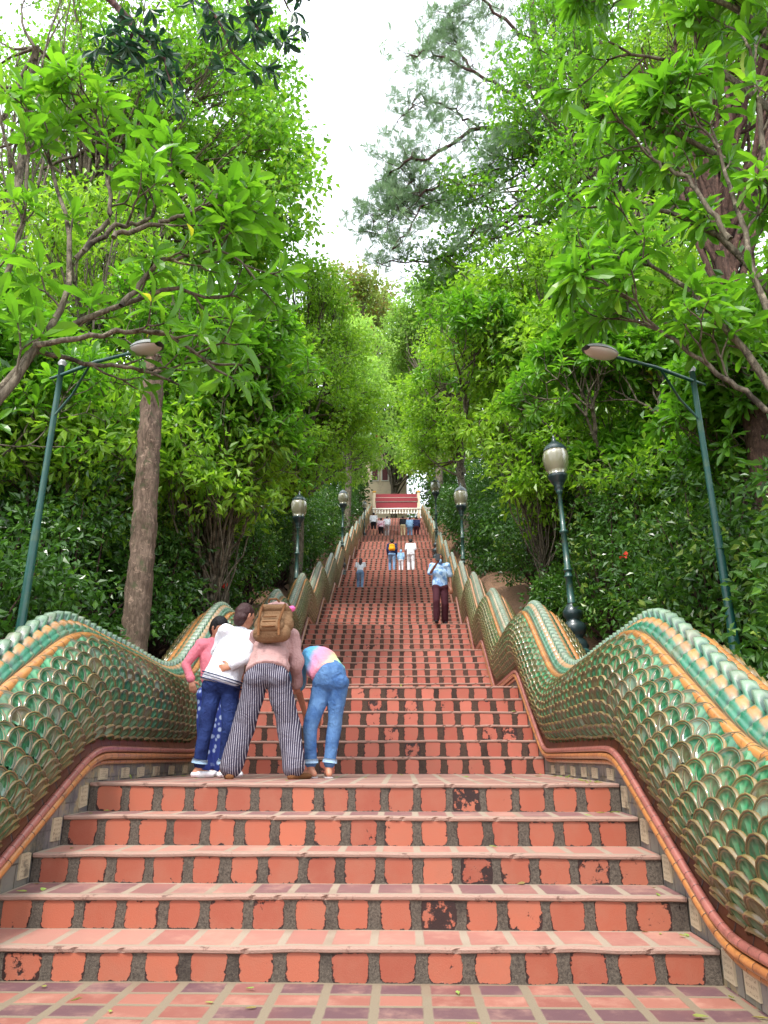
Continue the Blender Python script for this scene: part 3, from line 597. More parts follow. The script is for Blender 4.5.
# ------------------------------------------------------------------ vegetation
def leaves(mb, P, D, Nr, L, W, kind='fold', rnd=None, droop=.25):
    """P base points, D leaf directions, Nr rough normals, L lengths, W widths"""
    n = len(P); D = D / (np.linalg.norm(D, axis=1)[:, None] + 1e-9); S = np.cross(D, Nr); S /= np.linalg.norm(S, axis=1)[:, None] + 1e-9; U = np.cross(S, D)
    if kind == 'fold':
        T = np.array([(0, 0, 0), (.45, .5, .1), (1, 0, -droop * .6), (.45, -.5, .1)]); fs = [(0, 1, 2), (0, 2, 3)]; q = []
    elif kind == 'oval':
        T = np.array([(0, 0, 0), (.3, .27, .06), (.66, .5, .05 - droop * .25), (.9, .34, -droop * .6), (1, 0, -droop * .85), (.9, -.34, -droop * .6), (.66, -.5, .05 - droop * .25), (.3, -.27, .06), (.62, 0, -.03 - droop * .2)])
        fs = [(0, 1, 8), (1, 2, 8), (2, 3, 8), (3, 4, 8), (4, 5, 8), (5, 6, 8), (6, 7, 8), (7, 0, 8)]
    elif kind == 'tuft':
        T = []; fs = []
        for i in range(7):
            a = i * .9; t = len(T); T += [(0, 0, 0), (.9, .5 * math.cos(a) * 3, .5 * math.sin(a) * 3), (1, .5 * math.cos(a) * 3 + .35, .5 * math.sin(a) * 3)]; fs.append((t, t + 1, t + 2))
        T = np.array(T)
    T = np.asarray(T, float); k_ = len(T)
    V = P[:, None] + D[:, None] * (T[None, :, 0:1] * L[:, None, None]) + S[:, None] * (T[None, :, 1:2] * W[:, None, None]) + U[:, None] * (T[None, :, 2:3] * (L if kind != 'tuft' else W)[:, None, None])
    F = (np.array(fs)[None] + (np.arange(n) * k_)[:, None, None]).reshape(-1, 3)
    mb.add(V.reshape(-1, 3), [F], rnd=np.repeat(rnd if rnd is not None else .5, k_))
def rdir(rs, n): v = rs.normal(0, 1, (n, 3)); return v / np.linalg.norm(v, axis=1)[:, None]
def cloud(mb, rs, centers, radii, n_per, L, W, kind='fold', bias=0.0, up=.6, hang=.3, rspread=.3):
    """leafy twig ends: n_per leaves round every centre"""
    centers = np.asarray(centers, float); k_ = len(centers)
    c = np.repeat(centers, n_per, 0); r = np.repeat(np.broadcast_to(radii, (k_,)), n_per); n = len(c)
    d = rdir(rs, n); P = c + d * (r * rs.rand(n) ** .5)[:, None] * [1, 1, .6]
    D = d + rdir(rs, n) * .8; D[:, 2] -= hang; Nn = rdir(rs, n) * .7; Nn[:, 2] += up
    base = np.repeat(rs.rand(k_), n_per)
    rnd = np.clip(base * .55 + rs.rand(n) * .45 + bias, 0, 1)
    s_ = rs.uniform(.7, 1.3, n); leaves(mb, P, D, Nn, L * s_, W * s_, kind, rnd)
def rosette(mb, rs, tips, dirs, n, L, W, droop=.5, bias=0):
    """whorl of long leaves at each branch end, as on a frangipani"""
    for p, d in zip(tips, dirs):
        d = d / np.linalg.norm(d); a = np.cross(d, [.3, .2, 1]); a /= np.linalg.norm(a) + 1e-9; b = np.cross(d, a); k_ = rs.randint(int(n * .7), int(n * 1.2) + 1)
        th = np.arange(k_) * 2.4 + rs.rand() * 6; el = np.linspace(.15, 1.25, k_) + rs.normal(0, .12, k_)
        D = d[None] * np.sin(1.35 - el)[:, None] + (a[None] * np.cos(th)[:, None] + b[None] * np.sin(th)[:, None]) * np.cos(1.35 - el)[:, None]; D[:, 2] -= droop * rs.rand(k_) * .8
        P = p[None] - d[None] * (np.arange(k_) * .012)[:, None]; s_ = rs.uniform(.45, 1.2, k_) * rs.uniform(.7, 1.1)
        leaves(mb, P, D, np.tile(d + [0, 0, .4], (k_, 1)) + rs.normal(0, .2, (k_, 3)), L * s_, W * s_, 'oval', np.clip(rs.rand() * .5 + rs.rand(k_) * .5 + bias, 0, 1), droop=.3)
def bpath(rs, p, d, L, n=7, wig=.12, up=.0):
    pts = [np.array(p, float)]; d = np.array(d, float); d /= np.linalg.norm(d)
    for _ in range(n):
        d = d + rs.normal(0, wig, 3) + [0, 0, up]; d /= np.linalg.norm(d); pts.append(pts[-1] + d * L / n)
    return np.array(pts), d
def fork(rs, mb, p, d, L, r, depth, tips, dirs, spread=.62, up=.05, shrink=.86, wig=.1, sides=7, env=None):
    pts, d2 = bpath(rs, p, d, L * rs.uniform(.8, 1.2), 7, wig, up); tube(mb, pts, np.linspace(r, r * .74, len(pts)), sides, cap=True)
    q = (pts[-1] - env[0]) / env[1]; qn = np.linalg.norm(q) * (1 + .32 * math.sin(3.1 * q[0] + 5 * q[1] + env[0][0]) * math.cos(4 * q[2] + env[0][2]))
    if depth == 0 or (qn > 1.3 and depth < 5) or (depth < 4 and rs.rand() < .3): tips.append(pts[-1]); dirs.append(d2); return
    k_ = 3 if rs.rand() < .45 else 2; a = np.cross(d2, rdir(rs, 1)[0]); a /= np.linalg.norm(a); b = np.cross(d2, a); t0 = rs.rand() * 6.28
    for i in range(k_):
        t = t0 + i * 6.283 / k_ + rs.normal(0, .2); nd = d2 + (a * math.cos(t) + b * math.sin(t)) * spread * rs.uniform(.7, 1.25)
        if qn > .7: nd = nd - q / qn * (qn - .7) * 1.2
        fork(rs, mb, pts[-1], nd, L * shrink, max(r * .72, .009), depth - 1, tips, dirs, spread, up, shrink, wig, max(4, sides - 1), env)
def finish_tree(root, mbt, mbl, barkm, leafm, tn='trunk', cn='crown'):
    o = np.array(root.location)
    for m, nm, mt, w_ in ((mbt, tn, barkm, ('uv',)), (mbl, cn, leafm, ('rnd',))):
        if m.n: m.v = [v - o for v in m.v]; m.build(nm, mt, root, smooth=nm == tn, want=w_)
    return root
def frangipani(base, env, label, seed, nstem=4, depth=6, r=.05, nl=13, LL=.3, LW=.085, spread=.62, up=.02, droop=.5, bias=0):
    env = (np.array(env[0], float), np.array(env[1], float)); rs_ = np.random.RandomState(seed + 900); stems = []
    for i in range(nstem):
        p = rs_.normal(0, .15, 3) * [1, 1, 0]; tgt = env[0] + rs_.uniform(-.7, .7, 3) * env[1] - [0, 0, env[1][2] * .4]; v = tgt - (np.array(base) + p); stems.append((p, v, np.linalg.norm(v) * rs_.uniform(.5, .8), r * rs_.uniform(.8, 1.15), depth))
    rs = np.random.RandomState(seed); root = empty('frangipani_tree', base, label, 'tree'); mt, ml = MB(), MB(); tips, dirs = [], []
    for (p, d, l_, r_, dep) in stems:
        pts, d2 = bpath(rs, np.array(base) + p, d, l_, 9, .09, .0); tube(mt, pts, np.linspace(r_ * 1.3, r_, len(pts)), 9)
        for k_ in range(3): fork(rs, mt, pts[-1], d2 + rdir(rs, 1)[0] * .75, min(env[1]) * .42, r_ * .75, dep, tips, dirs, spread, up, env=env)
    rosette(ml, rs, tips, dirs, nl, LL, LW, droop, bias); finish_tree(root, mt, ml, 'bark_grey', 'leaf_frangipani')
    return root, tips
def broad_tree(base, trunk_top, crowns, label, seed, leafm='leaf_broad', barkm='bark_grey', r=.2, n_limb=40, n_sub=7, per=26, L=.12, W=.06, cr=.45, name='tree', kind='fold', lean=0, bias=0, group=None, hang=.3, shell=.55):
    """trunk, limbs that reach into ellipsoid crown lobes, twigs with leaf clusters at their ends"""
    rs = np.random.RandomState(seed); base = np.array(base, float); trunk_top = np.array(trunk_top, float)
    root = empty(name, base, label, 'tree', group); mt, ml = MB(), MB()
    t = np.linspace(0, 1, 12)[:, None]; path = base + (trunk_top - base) * t + np.cumsum(rs.normal(0, .03, (12, 3)), 0) * [1, 1, 0] * np.linalg.norm(trunk_top - base) / 8
    tube(mt, path, r * np.interp(np.linspace(0, 1, 12), [0, .1, 1], [1.35, 1, .45]), 10); cents = []
    wts = np.array([c[1][0] * c[1][1] * c[1][2] for c in crowns]); wts = wts ** .75 / (wts ** .75).sum()
    for ci, (cc, rr) in enumerate(crowns):
        cc = np.array(cc, float); rr = np.array(rr, float)
        for _ in range(max(3, int(n_limb * wts[ci]))):
            d = rdir(rs, 1)[0]; rad = shell + (1 - shell) * rs.rand(); tgt = cc + d * rr * rad
            s_ = path[rs.randint(5, 12)]; 
            mid = s_ * .5 + tgt * .5 + rs.normal(0, .25, 3) + [0, 0, -.08 * np.linalg.norm(tgt - s_)]
            tt = np.linspace(0, 1, 8)[:, None]; pts = s_ * (1 - tt) ** 2 + mid * 2 * tt * (1 - tt) + tgt * tt ** 2 + rs.normal(0, .04, (8, 3)) * np.linalg.norm(tgt - s_) * .2
            tube(mt, pts, np.linspace(r * .3, .015, 8), 5, cap=False)
            for _ in range(n_sub):
                b = pts[rs.randint(5, 8)]; e = tgt + rdir(rs, 1)[0] * cr * 2.0 * rs.rand() ** .5 * [1, 1, .55]
                tube(mt, [b, b * .5 + e * .5 + rs.normal(0, .06, 3), e], [.014, .01, .005], 3, cap=False); cents.append(e)
    cents = np.array(cents); cloud(ml, rs, cents, cr * rs.uniform(.6, 1.2, len(cents)), per, L, W, kind, bias, hang=hang)
    finish_tree(root, mt, ml, barkm, leafm); return root
def gz(x, y): return float(ground_z(np.array(float(x)), np.array(float(y))))

# --- near frangipanis
def T(px, py, Y): return PX(px, py, Y)
def fr(bx, Y, cpx, cpy, cY, R3, label, seed, **k_): return frangipani((bx, Y, gz(bx, Y) - .1), (T(cpx, cpy, cY), R3), label, seed, **k_)
def fan_frangipani(base, Y, paths, label, seed, r=.045, depth=3, L=.42, nl=9, LL=.3, LW=.11, droop=.5, spread=.55, jit=.35, every=3):
    """spreading frangipani: long curved boughs that fork into fans of twigs, a whorl of leaves on every tip"""
    rs = np.random.RandomState(seed); b0 = np.array([base[0], base[1], gz(base[0], base[1]) - .1]); root = empty('frangipani_tree', b0, label, 'tree'); mt, ml = MB(), MB(); tips, dirs = [], []
    free = (np.array([0., 0, 0]), np.array([1e6, 1e6, 1e6]))
    for (pp, start) in paths:
        dy = rs.uniform(-jit, jit); P3 = np.array([T(x, y, Y + dy + .12 * j) for j, (x, y) in enumerate(pp)]); 
        if start == 'ground': P3 = np.vstack([b0 + rs.normal(0, .08, 3) * [1, 1, 0], b0 * .45 + P3[0] * .55 + rs.normal(0, .1, 3), P3])
        q = np.linspace(0, len(P3) - 1, 18); t = np.arange(len(P3)); P3 = np.stack([np.interp(q, t, P3[:, i]) for i in range(3)], 1)
        P3[1:-1] = (P3[:-2] + P3[1:-1] * 2 + P3[2:]) / 4; P3[1:-1] = (P3[:-2] + P3[1:-1] * 2 + P3[2:]) / 4; P3 += rs.normal(0, .012, P3.shape)
        rr = np.linspace(r * (1.5 if start == 'ground' else .75), r * .42, 18); tube(mt, P3, rr, 8)
        d = P3[-1] - P3[-3]; d /= np.linalg.norm(d)
        for _ in range(2): fork(rs, mt, P3[-1], d + rdir(rs, 1)[0] * .5, L, r * .4, depth, tips, dirs, spread, .03, env=free)
        for k_ in range(7, 17, every):
            d = P3[k_ + 1] - P3[k_]; d /= np.linalg.norm(d); fork(rs, mt, P3[k_], d + rdir(rs, 1)[0] * .8 + [0, 0, .25], L * .9, r * .36, depth - 1, tips, dirs, spread, .03, env=free)
    rosette(ml, rs, tips, dirs, nl, LL, LW, droop); return finish_tree(root, mt, ml, 'bark_grey', 'leaf_frangipani')
G_ = 'ground'
fan_frangipani((-5.4, 6.4), 6.0, [([(-30, 440), (20, 370), (59, 319), (78, 258), (60, 200), (45, 150)], G_), ([(78, 258), (113, 217), (108, 180), (105, 140)], 0), ([(85, 250), (120, 225), (150, 222), (168, 175)], 0), ([(110, 235), (160, 225), (203, 208)], 0),
    ([(10, 380), (35, 342), (90, 318), (172, 283), (205, 300)], G_), ([(-20, 330), (0, 291), (20, 237), (31, 150)], G_), ([(35, 345), (113, 334), (160, 330), (205, 360)], 0), ([(30, 350), (80, 362), (130, 368), (152, 372)], 0), ([(120, 305), (160, 262), (215, 250)], 0)],
    'near frangipani with bare curved branches and big pale green leaf whorls, left', 21, r=.036, depth=2, L=.3)
fr(-5.2, 11.5, 70, 340, 11.0, (2.6, 1.8, 3.0), 'dark stemmed frangipani behind the left street light', 22, LL=.3, LW=.095)
fr(-4.9, 14.0, 200, 350, 13.0, (2.3, 1.8, 2.8), 'leafy frangipani spreading right of the bare trunk top', 23, LL=.28, LW=.09)
fan_frangipani((6.0, 7.2), 6.4, [([(800, 430), (740, 340), (690, 290), (650, 265)], G_), ([(800, 330), (730, 240), (680, 215), (630, 205)], G_), ([(800, 240), (730, 160), (680, 135), (625, 120)], G_), ([(810, 150), (740, 80), (690, 60), (630, 55)], G_),
    ([(800, 60), (740, 10), (690, -10), (640, -5)], G_), ([(800, 380), (760, 300), (740, 220), (720, 150)], G_), ([(790, 300), (770, 200), (760, 120), (750, 50)], G_), ([(780, 420), (720, 375), (660, 330)], 0), ([(730, 240), (690, 180), (650, 160)], 0)],
    'near frangipani with long drooping glossy leaves at the upper right', 33, r=.04, depth=3, L=.32, LL=.34, LW=.1, droop=1.0, nl=10)
fr(5.4, 14.4, 625, 355, 14.2, (2.6, 1.3, 3.2), 'leafy frangipani with tangled pale branches above the big lamp post', 44, LL=.3, LW=.095)
fr(5.4, 18.5, 530, 345, 18.2, (2.4, 1.8, 3.4), 'frangipani behind the big lamp post, farther up the slope', 45, LL=.3, LW=.095)
fr(5.9, 10.4, 710, 370, 10.2, (1.8, 1.2, 2.4), 'frangipani with tangled stems around the right street light arm', 46, LL=.28, LW=.09, nl=10)

# --- the bare standing trunk on the left
root = empty('dead_trunk', (0, 0, 0), 'bare grey-brown trunk cut off at the top, standing behind the left balustrade', 'tree trunk')
a = PX(131, 655, 9.7); b = PX(157, 358, 9.7); a = a - (b - a) * .25; root.location = a; m = MB(); t = np.linspace(0, 1, 60)[:, None]; rs = np.random.RandomState(3)
pts = (b - a) * t + np.stack([.03 * np.sin(t[:, 0] * 5), 0 * t[:, 0], 0 * t[:, 0]], 1); tube(m, pts, np.interp(t[:, 0], [0, .1, 1], [.25, .205, .13]), 28); 
vv_ = m.v[0]; m.v[0] = vv_ + .018 * np.sin(vv_ * [23, 19, 3.1] + vv_[:, [1, 2, 0]] * 9) + rs.normal(0, .01, vv_.shape); m.build('trunk', 'bark_post', root, want=('uv',))
m = MB(); tube(m, [(b - a) + (0, 0, -.02), (b - a) + (0, 0, .05)], [.12, .1], 12); m.build('cut_top', 'bark_dark', root)

# --- brown leaning trunk at the right edge and its high crown
p0 = PX(775, 425, 9.5); p1 = PX(742, 270, 10.0); bb = p0 - (p1 - p0) * ((p0[2] - gz(p0[0], 9.5)) / (p1[2] - p0[2])); 
broad_tree(bb, p1 + (p1 - p0) * 1.6, [(p1 + (p1 - p0) * 2.2 + np.array([.8, 0, 0]), (2.4, 2.4, 1.5))], 'thick reddish-brown leaning trunk at the right edge behind the frangipani', 50, 'leaf_broad', 'bark_brown', r=.2, n_limb=60, L=.13, W=.06, per=24)

# --- tall bright trees
def T(px, py, Y): return PX(px, py, Y)
def tallt(basepx, Y, topx, topy, crowns, label, seed, **kw):
    bx = T(basepx, 600, Y)[0]; b = np.array([bx, Y, gz(bx, Y) - .3]); tt = T(topx, topy, Y); cr = [(T(cx, cy, cY), rr) for cx, cy, cY, rr in crowns]
    return broad_tree(b, tt, cr, label, seed, **kw)
tallt(60, 19, 95, 120, [(210, 110, 19, (3.2, 2.6, 3.4)), (245, 195, 19, (2.2, 2.2, 2.0)), (150, 190, 20, (3, 2.4, 2.6)), (240, 60, 20, (1.8, 2.2, 1.8)), (130, 30, 20, (3.4, 2.5, 2.4)), (258, 150, 19, (1.2, 1.6, 1.9)), (270, 235, 19, (1.2, 1.6, 1.5)), (60, 130, 20, (3, 2.4, 2.4)), (60, 230, 19, (3, 2.4, 2.4)), (180, 270, 19, (2.4, 2.4, 1.8))], 'tall bright lime-green tree filling the sky at the upper left', 60, leafm='leaf_lime', r=.24, n_limb=190, n_sub=9, per=24, L=.2, W=.13, cr=.6)
tallt(-20, 16, 35, 60, [(10, 60, 16, (2.4, 2.2, 3)), (60, 10, 16, (2, 2, 1.6)), (-20, 200, 16, (2, 2, 2.4))], 'thin grey tree with sparse yellow-green leaves at the top left corner', 61, leafm='leaf_lime', r=.18, n_limb=34, n_sub=6, per=14, L=.14, W=.08, cr=.45, bias=.2)
tallt(296, 24, 300, 370, [(300, 310, 23, (2.0, 2, 2.4)), (320, 360, 24, (2.1, 2.2, 3.0)), (288, 400, 22, (2.2, 2, 3.2)), (340, 430, 25, (1.5, 2, 2.0)), (268, 450, 23, (1.5, 2, 2.2))], 'tall dense green tree on the left of the stairs, its crown a leafy column', 62, r=.24, n_limb=150, n_sub=9, per=26, L=.15, W=.085, cr=.42, bias=.15)
tallt(230, 15, 230, 380, [(235, 370, 15, (1.8, 1.6, 1.5)), (200, 430, 15, (1.6, 1.5, 1.3)), (245, 425, 16, (1.0, 1.4, 1.4)), (180, 330, 15, (1.6, 1.5, 1.2))], 'bushy mid-green tree between the bare trunk and the dense column', 63, r=.14, n_limb=60, n_sub=8, per=18, L=.18, W=.085, cr=.38, bias=.1)
tallt(90, 14, 90, 330, [(60, 280, 14, (2.2, 1.8, 1.6)), (120, 250, 15, (2.0, 1.8, 1.4)), (20, 340, 13, (1.6, 1.5, 1.4)), (150, 300, 15, (1.4, 1.5, 1.2))], 'broad-leaved green tree behind the near frangipani, left of the bare trunk', 64, r=.15, n_limb=60, n_sub=7, per=20, L=.18, W=.08, cr=.42, bias=.25)
tallt(690, 22, 600, 120, [(560, 100, 22, (2.6, 2.4, 2.8)), (600, 30, 22, (2.6, 2.4, 2.2)), (640, 140, 22, (3, 2.4, 3)), (555, 180, 21, (1.4, 2, 1.3)), (480, 200, 24, (1.8, 2, 1.2)), (470, 255, 24, (1.9, 2, 1.0)), (720, 170, 22, (3.2, 2.4, 2.8)), (730, 50, 22, (3.2, 2.4, 2.8)), (690, 260, 21, (2.6, 2, 2))], 'tall light green airy tree at the upper right behind the frangipanis', 65, leafm='leaf_lime', r=.26, n_limb=190, n_sub=9, per=24, L=.2, W=.12, cr=.6, bias=-.1)
tallt(560, 19, 560, 260, [(540, 290, 18, (1.9, 2, 1.8)), (490, 330, 19, (1.7, 2, 2.0)), (600, 270, 18, (2, 2, 2)), (520, 380, 17, (1.6, 1.6, 1.7)), (640, 330, 16, (2.2, 1.8, 1.8)), (560, 350, 17, (1.8, 1.6, 1.6)), (492, 395, 19, (1.1, 1.4, 1.3))], 'bushy bright green tree on the right rising between the two street lights', 66, r=.2, n_limb=150, n_sub=8, per=20, L=.2, W=.095, cr=.42, bias=.2)
tallt(470, 34, 455, 380, [(440, 400, 34, (2.2, 2.5, 3.2)), (465, 350, 34, (2.2, 2.5, 3)), (425, 440, 36, (1.4, 2, 2.2)), (452, 440, 42, (1.5, 2, 1.8))], 'grey-green tree on the right far up the stairs, overhanging them', 67, leafm='leaf_broad', r=.22, n_limb=110, n_sub=8, per=24, L=.2, W=.11, cr=.5, bias=.2)
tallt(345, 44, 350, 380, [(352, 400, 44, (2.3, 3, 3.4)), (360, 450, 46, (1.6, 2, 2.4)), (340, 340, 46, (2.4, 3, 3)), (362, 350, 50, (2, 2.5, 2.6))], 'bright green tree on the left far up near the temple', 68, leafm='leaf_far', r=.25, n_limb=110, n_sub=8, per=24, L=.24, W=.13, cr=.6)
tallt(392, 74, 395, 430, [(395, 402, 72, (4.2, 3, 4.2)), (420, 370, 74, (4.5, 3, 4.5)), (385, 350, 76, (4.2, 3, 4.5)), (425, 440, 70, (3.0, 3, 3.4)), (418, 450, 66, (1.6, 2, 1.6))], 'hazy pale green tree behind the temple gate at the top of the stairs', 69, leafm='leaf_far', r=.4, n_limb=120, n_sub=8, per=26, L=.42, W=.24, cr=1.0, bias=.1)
tallt(360, 70, 350, 320, [(348, 300, 66, (3.4, 3, 3.0)), (372, 315, 70, (3.2, 3, 3)), (335, 330, 62, (3, 3, 3.0))], 'far tree with rusty orange and yellow-green foliage left of centre', 70, leafm='leaf_dry', r=.35, n_limb=80, n_sub=7, per=22, L=.4, W=.22, cr=.9)
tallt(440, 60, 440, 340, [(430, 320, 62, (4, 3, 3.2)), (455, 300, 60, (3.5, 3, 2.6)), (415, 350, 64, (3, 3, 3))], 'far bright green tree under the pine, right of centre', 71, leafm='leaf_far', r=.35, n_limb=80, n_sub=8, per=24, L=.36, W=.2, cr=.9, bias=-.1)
tallt(40, 11, 50, 500, [(20, 440, 10.5, (1.3, 1.2, 1.1)), (75, 470, 11, (1.2, 1.2, 1.2)), (105, 420, 11.5, (1.0, 1.2, 1.0))], 'young bright-leaved tree behind the pole of the left street light', 72, r=.07, n_limb=70, n_sub=7, per=16, L=.18, W=.08, cr=.32, bias=.2)
tallt(215, 13, 215, 520, [(200, 470, 12.5, (1.1, 1.2, 1.3)), (228, 430, 13, (1.1, 1.2, 1.2)), (235, 490, 14, (.8, 1.2, 1.2)), (185, 400, 13, (1.0, 1, 1))], 'young leafy tree right of the bare trunk, crown at street light height', 73, r=.07, n_limb=80, n_sub=7, per=16, L=.18, W=.08, cr=.32, bias=.15)
tallt(640, 14.3, 640, 520, [(630, 450, 14.5, (1.2, .9, 1.3)), (665, 490, 13.5, (1.2, 1.0, 1.1)), (700, 430, 13.5, (1.2, 1.2, 1.3)), (590, 420, 15.5, (1.3, 1.0, 1.3))], 'young bushy tree just right of the big lamp globe', 74, r=.07, n_limb=80, n_sub=7, per=16, L=.18, W=.08, cr=.34, bias=.1)
tallt(540, 17, 540, 520, [(525, 450, 17, (1.1, 1.2, 1.5)), (545, 420, 17, (1.3, 1.2, 1.3)), (555, 490, 17, (1.1, 1.2, 1.2))], 'young bushy tree just left of the big lamp globe', 75, r=.07, n_limb=70, n_sub=7, per=16, L=.18, W=.08, cr=.34, bias=.2)
# --- the big pine
root = empty('pine_tree', (0, 0, 0), 'tall pine with dark twisting boughs and blue-green needles against the white sky', 'tree'); rs = np.random.RandomState(77); YP = 25
bx = T(640, 600, YP)[0]; base = np.array([bx, YP, gz(bx, YP) - .3]); root.location = base; mt, ml = MB(), MB(); top = T(530, -60, YP)
t = np.linspace(0, 1, 14)[:, None]; tr_ = base + (top - base) * t + np.stack([.5 * np.sin(t[:, 0] * 6), 0 * t[:, 0], 0 * t[:, 0]], 1); tube(mt, tr_, np.linspace(.36, .12, 14), 10)
tc = []
for (pth, r_) in [([(575, 150), (516, 135), (480, 125), (430, 158), (400, 165), (375, 180)], .13), ([(565, 120), (520, 100), (470, 70), (430, 50), (412, 55)], .1), ([(560, 90), (530, 40), (480, 0), (440, -20)], .11),
                  ([(516, 135), (510, 165), (460, 180), (420, 205), (395, 250)], .07), ([(600, 30), (575, 20), (550, 8), (510, -20)], .1), ([(480, 125), (455, 110), (420, 95), (400, 120)], .06), ([(570, 170), (530, 215), (470, 235), (440, 262), (380, 265)], .08),
                  ([(460, 180), (425, 190), (400, 205), (382, 240)], .05), ([(430, 158), (405, 190), (375, 222)], .05), ([(565, 110), (540, 130), (520, 160), (480, 150)], .06), ([(470, 70), (455, 40), (450, 10)], .06)]:
    P3 = np.array([T(x, y, YP - 1.5 + rs.uniform(-1.2, 1.2)) for x, y in pth]); P3[0] = tr_[np.argmin(np.abs(tr_[:, 2] - P3[0][2]))] if pth[0][0] > 555 else P3[0]
    q = np.linspace(0, len(P3) - 1, 22); P3 = np.stack([np.interp(q, np.arange(len(P3)), P3[:, i]) for i in range(3)], 1) + rs.normal(0, .07, (22, 3)); tube(mt, P3, np.linspace(r_, .02, 22), 6, cap=False)
    for i in range(5, 22):
        for _ in range(2):
            e = P3[i] + rdir(rs, 1)[0] * rs.uniform(.4, 1.5) * [1, 1, .7] + [0, 0, .15]; tube(mt, [P3[i], P3[i] * .5 + e * .5 + rs.normal(0, .08, 3), e], [.022, .015, .008], 3, cap=False)
            for _ in range(4): tc.append(e + rs.normal(0, .3, 3))
tc = np.array(tc); n = 8; c = np.repeat(tc, n, 0); d = rdir(rs, len(c)); d[:, 2] += .35
leaves(ml, c, d, rdir(rs, len(c)), rs.uniform(.2, .36, len(c)), np.full(len(c), .05), 'tuft', np.clip(np.repeat(rs.rand(len(tc)), n) * .6 + rs.rand(len(c)) * .4, 0, 1))
finish_tree(root, mt, ml, 'bark_dark', 'needle')
# --- dark bough hanging into the top of the view
root = empty('overhanging_tree', (-4.2, 3.4, 0), 'dark blue-green leaves on a bough hanging in from the top left', 'tree'); rs = np.random.RandomState(8); mt, ml = MB(), MB(); o = np.array(root.location)
trk = [np.array([-4.2, 3.4, -.1]), np.array([-4.3, 3.5, 3]), np.array([-4.0, 3.7, 6.2])]; tube(mt, trk, [.16, .13, .1], 9)
cs = []
for pth in ([(60, -120), (110, 0), (140, 35), (165, 60), (172, 90)], [(200, -160), (235, -40), (250, 10), (262, 45)], [(220, -120), (275, -20), (292, 12)], [(160, -120), (190, -30), (215, 20), (240, 60)], [(110, 0), (135, 25), (120, 60)]):
    P3 = np.array([T(x, y, 4.6) for x, y in pth]); P3 = np.vstack([trk[2], P3]) if pth[0][1] < -50 else P3; q = np.linspace(0, len(P3) - 1, 16); P3 = np.stack([np.interp(q, np.arange(len(P3)), P3[:, i]) for i in range(3)], 1) + rs.normal(0, .015, (16, 3)); tube(mt, P3, np.linspace(.03, .006, 16), 6)
    for i in range(8, 16):
        for _ in range(2): cs.append(P3[i] + rs.normal(0, .1, 3))
cs = np.array(cs); n = 7; c = np.repeat(cs, n, 0); d = rdir(rs, len(c)); d[:, 2] -= .7; leaves(ml, c, d, rdir(rs, len(c)), rs.uniform(.1, .17, len(c)), rs.uniform(.035, .05, len(c)), 'oval', rs.rand(len(c)))
finish_tree(root, mt, ml, 'bark_dark', 'leaf_dark')

# --- shrubs along both balustrades
def shrub(loc, R3, label, seed, flowers=0, L=.11, W=.06, n=230, per=26, leafm='leaf_shrub', bias=0):
    rs = np.random.RandomState(seed); x, y = loc; b = np.array([x, y, gz(x, y) - .1]); root = empty('shrub', b, label, 'shrub'); mt, ml = MB(), MB(); R3 = np.array(R3)
    ends = []
    d = rdir(rs, n); d[:, 2] = np.abs(d[:, 2]) * 1.1 - .15; lump = 1 + .22 * np.sin(d[:, 0] * 5 + seed) * np.cos(d[:, 1] * 4 + d[:, 2] * 6)
    E = b + [0, 0, R3[2] * .35] + d * R3 * (lump * rs.uniform(.55, 1.02, n))[:, None]
    for i in range(0, n, 3):
        s_ = b + rs.normal(0, .12, 3) * [1, 1, 0]; mid = s_ * .45 + E[i] * .55 + rs.normal(0, .1, 3); tube(mt, [s_, mid, E[i]], [.028, .018, .006], 4, cap=False)
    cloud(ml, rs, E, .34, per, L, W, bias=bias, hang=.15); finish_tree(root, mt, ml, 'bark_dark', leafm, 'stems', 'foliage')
    if flowers:
        cam_ = np.array([CAMX, 0, CAMZ]); v = cam_ - E; v /= np.linalg.norm(v, axis=1)[:, None]; f = ((E - b) * v).sum(1); idx = np.argsort(-f)[:40]; rs.shuffle(idx)
        for j in idx[:flowers]:
            m = MB(); p = E[j] + v[j] * .33 - b; a = rdir(rs, 5); a = a - (a * v[j]).sum(1)[:, None] * v[j] * .7; leaves(m, np.tile(p, (5, 1)), a, np.tile(v[j], (5, 1)), np.full(5, .085), np.full(5, .08), 'oval', rs.rand(5)); m.build('flower', 'petal_red', root, want=('rnd',), smooth=False)
    return root
L_ = [((-4.3, 6.3), (1.0, .8, 1.9), 'low dark shrub at the left edge behind the near balustrade hump', 0), ((-4.4, 8.3), (1.2, 1.1, 2.2), 'dark leafy shrub below the left street light', 0), ((-4.7, 10.6), (1.3, 1.2, 2.6), 'dark shrub just behind and left of the bare trunk', 0),
      ((-3.9, 12.2), (1.0, 1.2, 2.1), 'dark shrub to the right of the bare trunk, behind the leaning people', 0), ((-4.0, 15.2), (1.0, 1.4, 2.6), 'flowering shrub with red blooms left of the nearest left lamp', 4), ((-4.0, 19.5), (1.0, 1.6, 2.7), 'tall shrub with red blooms behind the nearest left lamp', 3), ((-3.9, 24.5), (1.0, 2.0, 2.4), 'shrub under the dense leafy column, left of the stairs', 0),
      ((-3.8, 30), (.9, 2.2, 2.4), 'far shrub beside the second left lamp', 0), ((-3.8, 37), (.9, 2.8, 2.6), 'far shrub above the second left lamp along the balustrade', 0)]
